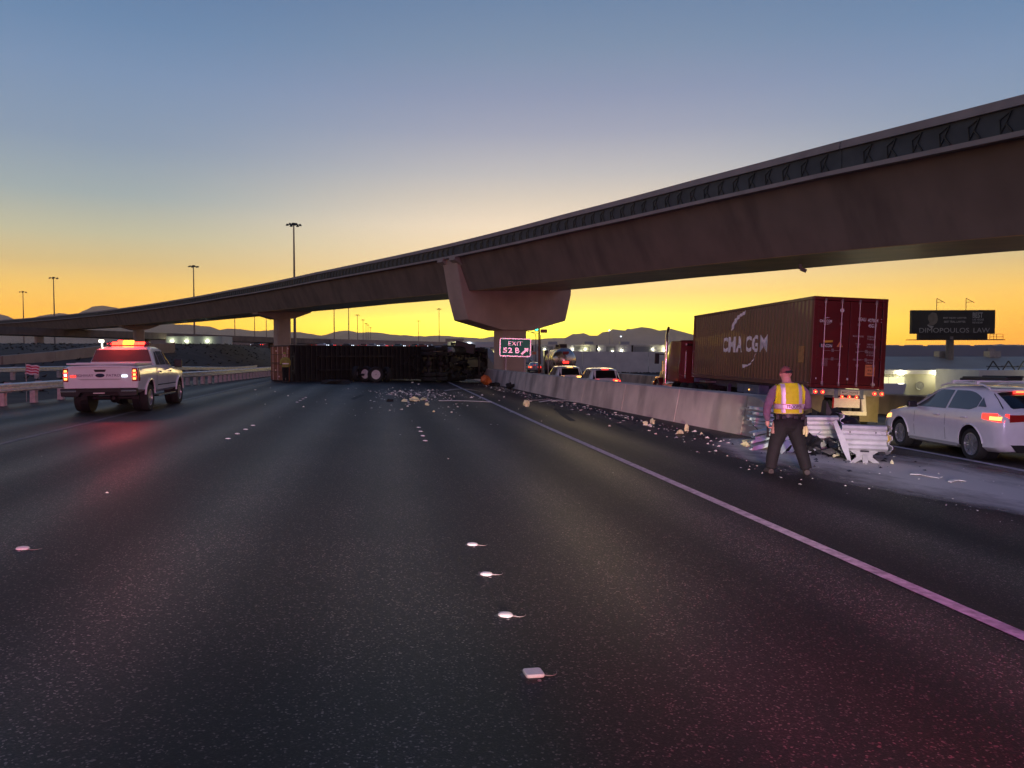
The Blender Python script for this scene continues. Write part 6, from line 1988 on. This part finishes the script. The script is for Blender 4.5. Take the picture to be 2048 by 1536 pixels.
mb = MB(); mb.box((0, 5, .85), (1.0, 9.4, .3)); mb.build('chassis', MT['black'], tk)
for yy in (1.2, 2.5, 10.8):
    for sd in (-1, 1):
        mb = MB(); mb.lathe([(.001, -.28), (.5, -.28), (.5, .28), (.001, .28)], (sd * .85, yy, .5), (1, 0, 0), 20); mb.build('wheel', MT['rubber'], tk, smooth=40)
mb = MB(); mb.box((0, 12.2, 1.9), (2.3, 2.2, 2.3)); mb.box((0, 13.9, 1.4), (1.9, 1.6, 1.2)); mb.build('cab', MT['dark_paint'], tk, bevel=.1)

# signal, roadside signs, street lamps
sgn = thing('traffic_signal', 'lit green traffic signal on a red brown pole right of the first pier', 'traffic signal', TR(19.9, 98.1, -.8))
mb = MB(); mb.cyl((0, 0, 0), (0, 0, 6.1), .14, .11, n=10); mb.build('pole', mat('rust_pole', (.30, .09, .05), .6, .3, var=.1), sgn)
mb = MB(); mb.box((-.38, -.1, 5.95), (.42, .3, .5)); mb.build('signal_head', MT['black'], sgn, bevel=.03)
mb = MB(); mb.lathe([(.001, .05), (.16, .03), (.18, 0)], (-.38, -.26, 5.95), (0, -1, 0), 16); mb.build('lens', MT['green_lamp'], sgn)
mb = MB(); mb.box((.62, -.05, 5.75), (.85, .06, .45)); mb.build('street_sign', mat('red_white_sign', (.55, .14, .10), .5, var=.2, scale=3), sgn)
os_ = thing('ramp_sign', 'small orange sign on a post beside the tanker', 'sign', TR(14.9, 76, -.75, -10))
mb = MB(); mb.cyl((0, 0, 0), (0, 0, 3.3), .04, n=8); mb.build('post', MT['steel_dull'], os_)
mb = MB(); mb.box((0, -.04, 2.75), (.42, .02, .26)); mb.build('panel', mat('orange_sign', (.85, .30, .14), .5, var=.1), os_)
for x, y, h, lab in ((24.6, 140.5, 5.6, 'left of three thin street lamps right of the first pier'), (26.0, 131, 5.4, 'middle of three thin street lamps right of the first pier'), (29.3, 143, 5.6, 'right of three thin street lamps right of the first pier')):
    t = thing('street_lamp', lab, 'street lamp', TR(x, y, 0))
    mb = MB(); mb.cyl((0, 0, -2), (0, 0, h), .09, .06, n=8); mb.build('pole', MT['black'], t)
    mb = MB(); mb.tube([(0, 0, h), (-.6, 0, h + .35), (-1.5, 0, h + .6)], .045, 6); mb.box((-1.7, 0, h + .6), (.5, .2, .1)); mb.build('arm', MT['black'], t)

# ---------------------------------------------------------------- retaining wall, warehouse
MT['grey_wall'] = mat('grey_block_wall', (.74, .72, .66), .9, var=.1, scale=.6)
rw = thing('retaining_wall', 'long plain grey retaining wall beyond the ramp, below the warehouse', 'wall')
for k in range(8):
    a, b = Vector((20.5, 150.5, 0)).lerp(Vector((66, 130.5, 0)), k / 8), Vector((20.5, 150.5, 0)).lerp(Vector((66, 130.5, 0)), (k + 1) / 8 - .002)
    mb = MB(); zt = 2.75 - .065 * k
    mb.beam((a.x, a.y, (zt - 2.2) / 2), (b.x, b.y, (zt - 2.2) / 2), .4, zt + 2.2); mb.build('wall_panel', MT['grey_wall'], rw)
MT['lot_lamp'] = glow('yard_lamp', (1, .95, .70), 22)
wh = thing('warehouse', 'long white warehouse with roof units and glowing wall lamps behind the grey wall', 'building', TR(43.6, 246.2, 0, -9.45))
MT['wh_wall'] = mat('white_warehouse_wall', (.72, .72, .70), .8, var=.06, scale=.2)
mb = MB(); mb.box((48, 20, 1.2), (96, 40, 8)); mb.build('wall', MT['wh_wall'], wh)
mb = MB(); mb.box((48, -.1, 5.3), (96.4, .5, .22)); mb.build('roof_edge', MT['sign_white'], wh)
for x in (4, 14, 25, 36.5, 49, 60, 72, 84):
    mb = MB(); mb.box((x, -.12, 3.0), (.6, .3, 4.4)); mb.build('downpipe', MT['black'], wh)
for x, w in ((8.2, 5), (20, 5.2), (29.5, 3), (40, 6)):
    mb = MB(); mb.box((x, -.05, 3.1), (w, .12, 3.4)); mb.build('dock_panel', mat('grey_dock_panel', (.30, .31, .31), .8, var=.08), wh)
for x in (11, 23, 35, 52):
    mb = MB(); mb.box((x, 8, 5.8), (3.0, 4, 1.4)); mb.build('roof_unit', MT['steel_dull'], wh, bevel=.05)
for i, (x, z) in enumerate(((3.0, 4.0), (8.0, 3.9), (17.0, 3.9), (21.2, 3.9), (25.5, 4.0), (19.8, 3.1), (30, 3.2), (33, 3.5), (47, 3.6), (52, 3.9), (55, 3.2), (43, 3.8))):
    mb = MB(); mb.box((x, -.4, z), (.34, .3, .26)); mb.build('wall_lamp', MT['lot_lamp'], wh)
for x in (21.2, 47):
    lamp('wall_lamp_light', 'POINT', (x, -1.2, 3.9), 120, (1, .92, .42), .3, parent=wh)
for x, z, lab in ((32.8, 11, 'left of two tiny bright lamps in front of the right mountains'), (37, 8.8, 'right of two tiny bright lamps in front of the right mountains')):
    t = thing('yard_light', lab, 'lamp', wh.matrix_world @ TR(x, 30, 0)); mb = MB(); mb.cyl((0, 0, 0), (0, 0, z), .1, n=8); mb.build('pole', MT['steel_dull'], t); mb = MB(); mb.box((0, 0, z), (.42, .42, .32)); mb.build('lamp_head', MT['cold_lamp'], t)
# buildings left of the first pier
cb = thing('service_station', 'white flat canopy of a service station with yellow light, left of the first pier', 'building', TR(17.6, 139.0, 0, -9.5))
mb = MB(); mb.box((1.6, 2, 3.55), (5.2, 5, .45)); mb.build('canopy', MT['sign_white'], cb)
for x in (-.2, 2.4):
    mb = MB(); mb.box((x, 0, 1.2), (.3, .3, 4.6)); mb.build('post', MT['black'], cb)
mb = MB(); mb.box((2.6, 4.5, .9), (3, .3, 4.2)); mb.build('shop_front', MT['wh_wall'], cb)
mb = MB(); mb.box((2.7, 4.2, 2.2), (1.4, .2, 1.0)); mb.build('lit_window', glow('yellow_window', (1, .88, .40), 1.6), cb)
hb2 = thing('pale_building', 'pale grey building with white corner lamp beyond the wrecked tractor', 'building', TR(22.5, 199, 0, -9.45))
mb = MB(); mb.box((3.2, 6, 1.6), (10.5, 12, 7.6)); mb.build('wall', MT['wh_wall'], hb2)
mb = MB(); mb.box((-.6, -.3, 5.0), (.8, .4, .5)); mb.build('wall_lamp', MT['cold_lamp'], hb2)
for x in (3.0, 5.6):
    mb = MB(); mb.box((x, -.05, 3.0), (1.6, .12, 2.6)); mb.build('door', MT['steel_dull'], hb2)
yb = thing('lit_shed', 'small shed glowing yellow under a lamp behind the far freeway end', 'building', TR(17.3, 203, 0, -9.45))
mb = MB(); mb.box((1.5, 2, 2.2), (4.5, 4, 6.5)); mb.build('wall', MT['pale_wall'], yb); mb = MB(); mb.box((1.8, -.3, 4.9), (.6, .4, .5)); mb.build('wall_lamp', MT['lot_lamp'], yb)
lamp('shed_light', 'POINT', (1.8, -1, 4.8), 120, (1, .9, .3), .2, parent=yb)

# ---------------------------------------------------------------- right side: billboard, workshop, yard
bbd = thing('billboard', 'dark billboard lettered DIMOPOULOS LAW on a single thick pole', 'billboard', TR(61.86, 75.9, 0, -12))
MT['bill'] = mat('dark_billboard_face', (.022, .022, .02), .6, var=.4, scale=.6)
BZ = 5.46
mb = MB(); mb.box((0, 0, BZ), (8.95, .5, 2.6)); pn = mb.build('panel', MT['bill'], bbd)
mb = MB(); mb.box((.05, .1, BZ - 1.62), (7.4, .5, .62)); mb.build('apron', MT['bill'], bbd)
mb = MB(); mb.cyl((-.1, .2, -2.6), (-.1, .2, BZ - 1.6), .40, n=18); mb.build('pole', mat('brown_pole', (.22, .20, .17), .6, var=.1), bbd, smooth=40)
mb = MB(); mb.box((0, -.7, BZ - 1.98), (10.2, .9, .07)); mb.build('catwalk', MT['black'], bbd)
mb = MB()
for z_ in (.05, .33, .62):
    mb.beam((3.7, -.7, BZ - 1.98 + z_), (5.1, -.7, BZ - 1.98 + z_), .035, .035)
for x in (3.7, 4.1, 4.4, 5.1):
    mb.beam((x, -.7, BZ - 1.98), (x, -.7, BZ - 1.34), .035, .035)
mb.build('railing', MT['black'], bbd)
for x in (-1.7, 1.45):
    mb = MB(); mb.cyl((x, 0, BZ + 1.3), (x, 0, BZ + 2.6), .035, n=6); mb.beam((x, 0, BZ + 2.6), (x + .68, -.4, BZ + 2.1), .06, .06); mb.beam((x, 0, BZ + 2.15), (x + .5, -.3, BZ + 2.2), .04, .04); mb.build('lamp_arm', MT['black'], bbd)
MT['bill_txt'] = mat('dim_billboard_print', (.34, .34, .30), .6, var=.2, scale=3)
MT['bill_face'] = mat('dim_portrait', (.17, .145, .11), .6, var=.2, scale=3)
BF = lambda x, z: FACE((x, -.258, BZ + z), (1, 0, 0), (0, 0, 1))
text('lettering', 'DIMOPOULOS', 5.35, .52, BF(-.97, -.92), MT['bill_txt'], pn)
text('lettering', 'LAW', 1.75, .52, BF(3.05, -.92), MT['bill_txt'], pn)
text('lettering', 'BEST INJURY LAWYER', 2.5, .22, BF(.15, .42), MT['bill_txt'], pn, .02)
text('lettering', 'BEST TRIAL LAWYER', 2.3, .22, BF(.15, .02), MT['bill_txt'], pn, .02)
text('lettering', 'BEST', 1.1, .6, BF(2.6, .74), MT['bill_txt'], pn, .02)
text('lettering', 'LAS VEGAS', 1.2, .22, BF(2.65, .26), MT['bill_txt'], pn, .01)
text('lettering', 'REVIEW', 1.1, .2, BF(2.6, -.08), MT['bill_txt'], pn, .01)
mb = MB(); mb.prism([(-2.8, -.35), (-2.55, -.1), (-2.75, .3), (-2.7, .75), (-2.3, 1.05), (-1.85, .95), (-1.72, .6), (-1.68, .2), (-1.8, -.1), (-2.1, -.35)], (0, -.255, BZ), (1, 0, 0), (0, 0, 1), (0, -.004, 0)); mb.build('portrait', MT['bill_face'], pn)
mb = MB(); mb.prism([(-2.85, -.30), (-2.6, -.55), (-2.3, -.75), (-2.1, -.45), (-2.5, -.4)], (0, -.257, BZ), (1, 0, 0), (0, 0, 1), (0, -.004, 0)); mb.build('portrait_collar', MT['bill_txt'], pn)

ws = thing('workshop_building', 'low workshop with grey sloped roof, lit yellow windows and bright eave lamps', 'building', TR(46.5, 74.6, -2.7, -12))
MT['ws_wall'] = mat('cream_metal_wall', (.46, .45, .36), .75, var=.08, scale=.5)
mb = MB(); mb.box((11, 6, 1.25), (24, 12, 2.5)); mb.build('wall', MT['ws_wall'], ws)
mb = MB(); mb.prism([(-.5, 2.55), (-.5, 2.95), (6, 4.35), (12.5, 2.95), (12.5, 2.55)], (-1.2, 0, 0), (0, 1, 0), (0, 0, 1), (25, 0, 0)); mb.build('roof', mat('lamp_warmed_metal_roof', (.52, .45, .34), .6, .1, var=.08, scale=.4), ws)  # warm light of the yard lamps put into the roof colour
mb = MB(); mb.box((11.2, -.56, 2.74), (25, .12, .42)); mb.build('fascia', MT['sign_white'], ws)
MT['win_lit'] = glow('lit_window_pane', (1, .90, .48), 1.15)
for x0 in (1.6, 5.2):
    fr = MB(); fr.box((x0 + 1.2, -.05, 1.35), (2.6, .08, 1.8)); fro = fr.build('window', MT['pale_wall'], ws)
    for i in range(3):
        for j in range(2):
            mb = MB(); mb.box((x0 + .36 + .84 * i, -.10, .93 + .86 * j), (.76, .04, .78)); mb.build('pane', MT['win_lit'], fro)
mb = MB(); mb.lathe([(.35, 0), (.45, -.05), (.45, .05)], (9.2, -.1, 1.3), (0, 1, 0), 20); mb.build('round_vent', MT['steel_dull'], ws)
for x in (3.6, 7.0, 10.6):
    mb = MB(); mb.box((x, -.72, 2.62), (.42, .26, .3)); mb.build('eave_lamp', MT['lot_lamp'], ws)
    lamp('eave_lamp_light', 'POINT', (x, -1.2, 2.3), 60, (1, .90, .50), .15, parent=ws)
mb = MB(); mb.box((2.6, 1.0, 3.75), (.3, .3, .3)); mb.build('roof_lamp', MT['lot_lamp'], ws)
for x in (4.5, 14.5, 20):
    mb = MB(); mb.box((x, 6.0, 4.6), (1.2, 1.2, .7)); mb.build('roof_unit', MT['steel_dull'], ws)
gb = thing('grey_annex', 'low grey block building right of the workshop with steel frames on its roof', 'building', TR(55, 63.2, -2.7, -12))
mb = MB(); mb.box((6, 4, 1.55), (13, 8, 3.1)); mb.build('wall', MT['grey_wall'], gb)
mb = MB()
for k in range(4):
    x = .8 + k * 1.4
    mb.beam((x, 1, 3.1), (x + .5, 1, 3.95), .09, .09); mb.beam((x + .5, 1, 3.95), (x + 1.1, 1, 3.1), .09, .09); mb.beam((x, 1.2, 3.45), (x + 1.5, 1.2, 3.4), .07, .07)
mb.build('roof_frames', MT['black'], gb)
mb = MB(); mb.box((6.3, -.3, 3.5), (.4, .4, .35)); mb.build('corner_lamp', MT['lot_lamp'], gb)
mb = MB(); mb.cyl((6.3, 0, 2.8), (6.3, 0, 3.5), .05); mb.build('lamp_bracket', MT['steel_dull'], gb)
lamp('annex_light', 'POINT', (6.3, -1.0, 3.4), 110, (1, .95, .6), .15, parent=gb)
fb = thing('far_warehouse', 'distant blue grey warehouse strip along the horizon at right', 'building', TR(92, 147, 0, -9.45))
mb = MB(); mb.box((35, 15, .6), (96, 30, 6.4)); mb.build('wall', mat('blue_grey_wall', (.30, .33, .38), .85, var=.06, scale=.15), fb)
for k in range(20):
    mb = MB(); mb.box((-12 + 4.9 * k, 1, 3.9), (3.4, 1, .25)); mb.build('parapet_strip', MT['pale_wall'], fb)
for x in (4, 33, 52, 64):
    mb = MB(); mb.box((x, -.1, 2.2), (1.6, .2, 2.2)); mb.build('loading_door', MT['steel_dull'], fb)
# yard vehicles
ramp_car(SUV, TR(32.6, 41.0, -2.25, -50), MT['dark_paint'], 'dark SUV parked in the yard behind the hatchback roofline', 'tail', rear_glass=(.03, .31, .80, .68), group='vehicles in the yard')
ramp_car(SED, TR(30.5, 44.0, -2.1, -22), MT['silver'], 'grey car with red lamps in the yard right of the container', 'tail', group='vehicles in the yard')
wtk = thing('dump_truck', 'white dump truck with raised hopper parked before the lit windows', 'truck', TR(41.6, 56.5, -2.45, 60) @ Matrix.Diagonal((.7, .7, .7, 1)))
mb = MB(); mb.prism([(-1.2, 0), (1.0, 0), (1.5, 1.2), (-1.5, 1.2)], (0, 1.0, 1.5), (0, 1, 0), (0, 0, 1), (1.9, 0, 0)); mb.build('hopper', MT['white_paint'], wtk, bevel=.05)
mb = MB(); mb.box((.95, 3.6, 1.4), (2.0, 1.7, 1.8)); mb.build('cab', MT['white_paint'], wtk, bevel=.12)
mb = MB(); mb.box((.95, 4.46, 1.8), (1.7, .04, .6)); mb.build('windscreen', MT['glass'], wtk)
mb = MB(); mb.box((.95, 1.6, .8), (1.6, 5.4, .35)); mb.build('chassis', MT['black'], wtk)
for yy in (.2, 1.4, 3.7):
    for x in (.1, 1.8):
        mb = MB(); mb.lathe([(.001, -.15), (.48, -.15), (.48, .15), (.001, .15)], (x, yy, .48), (1, 0, 0), 18); mb.build('wheel', MT['rubber'], wtk, smooth=40)
for x in (.3, 1.6):
    mb = MB(); mb.box((x, 4.47, .95), (.25, .04, .2)); mb.build('headlamp', MT['white_lamp'], wtk)

# dark scrub at the foot of the retaining wall and on the left slope
mb = MB()
for _ in range(2200):
    if random.random() < .35:
        u = random.random(); x, y = 24 + 44 * u + random.gauss(0, 1), 146 - 20 * u - abs(random.gauss(0, 2)) - 1
    else:
        x, y = random.uniform(-70, -16), random.uniform(40, 170)
    z = terr(x, y); s_ = random.uniform(.12, .3)
    for k in range(2):
        a = random.uniform(0, 6.28); c, q = math.cos(a) * s_, math.sin(a) * s_
        mb.add([(x - c, y - q, z), (x + c * .3, y + q * .3, z), (x + c * .9, y + q * .9, z + s_ * random.uniform(.5, 1.1))], [(0, 1, 2)])
kind(mb.build('scrub', mat('dry_scrub', (.035, .033, .026), .9, var=.3, scale=2), fix=False), 'stuff', 'dry dark scrub on the verges')['category'] = 'scrub'

# ---------------------------------------------------------------- evening haze
hz_ = MB(); hz_.box((300, 3400, 295), (20500, 13200, 600))
ho = hz_.build('haze', None)
hm_ = bpy.data.materials.new('haze'); hm_.use_nodes = True
nt = hm_.node_tree; nt.nodes.clear()
out = nt.nodes.new('ShaderNodeOutputMaterial'); pv = nt.nodes.new('ShaderNodeVolumePrincipled')
pv.inputs['Color'].default_value = (.97, .82, .68, 1)
pv.inputs['Density'].default_value = 8e-5
pv.inputs['Anisotropy'].default_value = .65
nt.links.new(pv.outputs[0], out.inputs['Volume'])
ho.data.materials.clear(); ho.data.materials.append(hm_)
kind(ho, 'stuff', 'thin evening haze over the whole interchange')
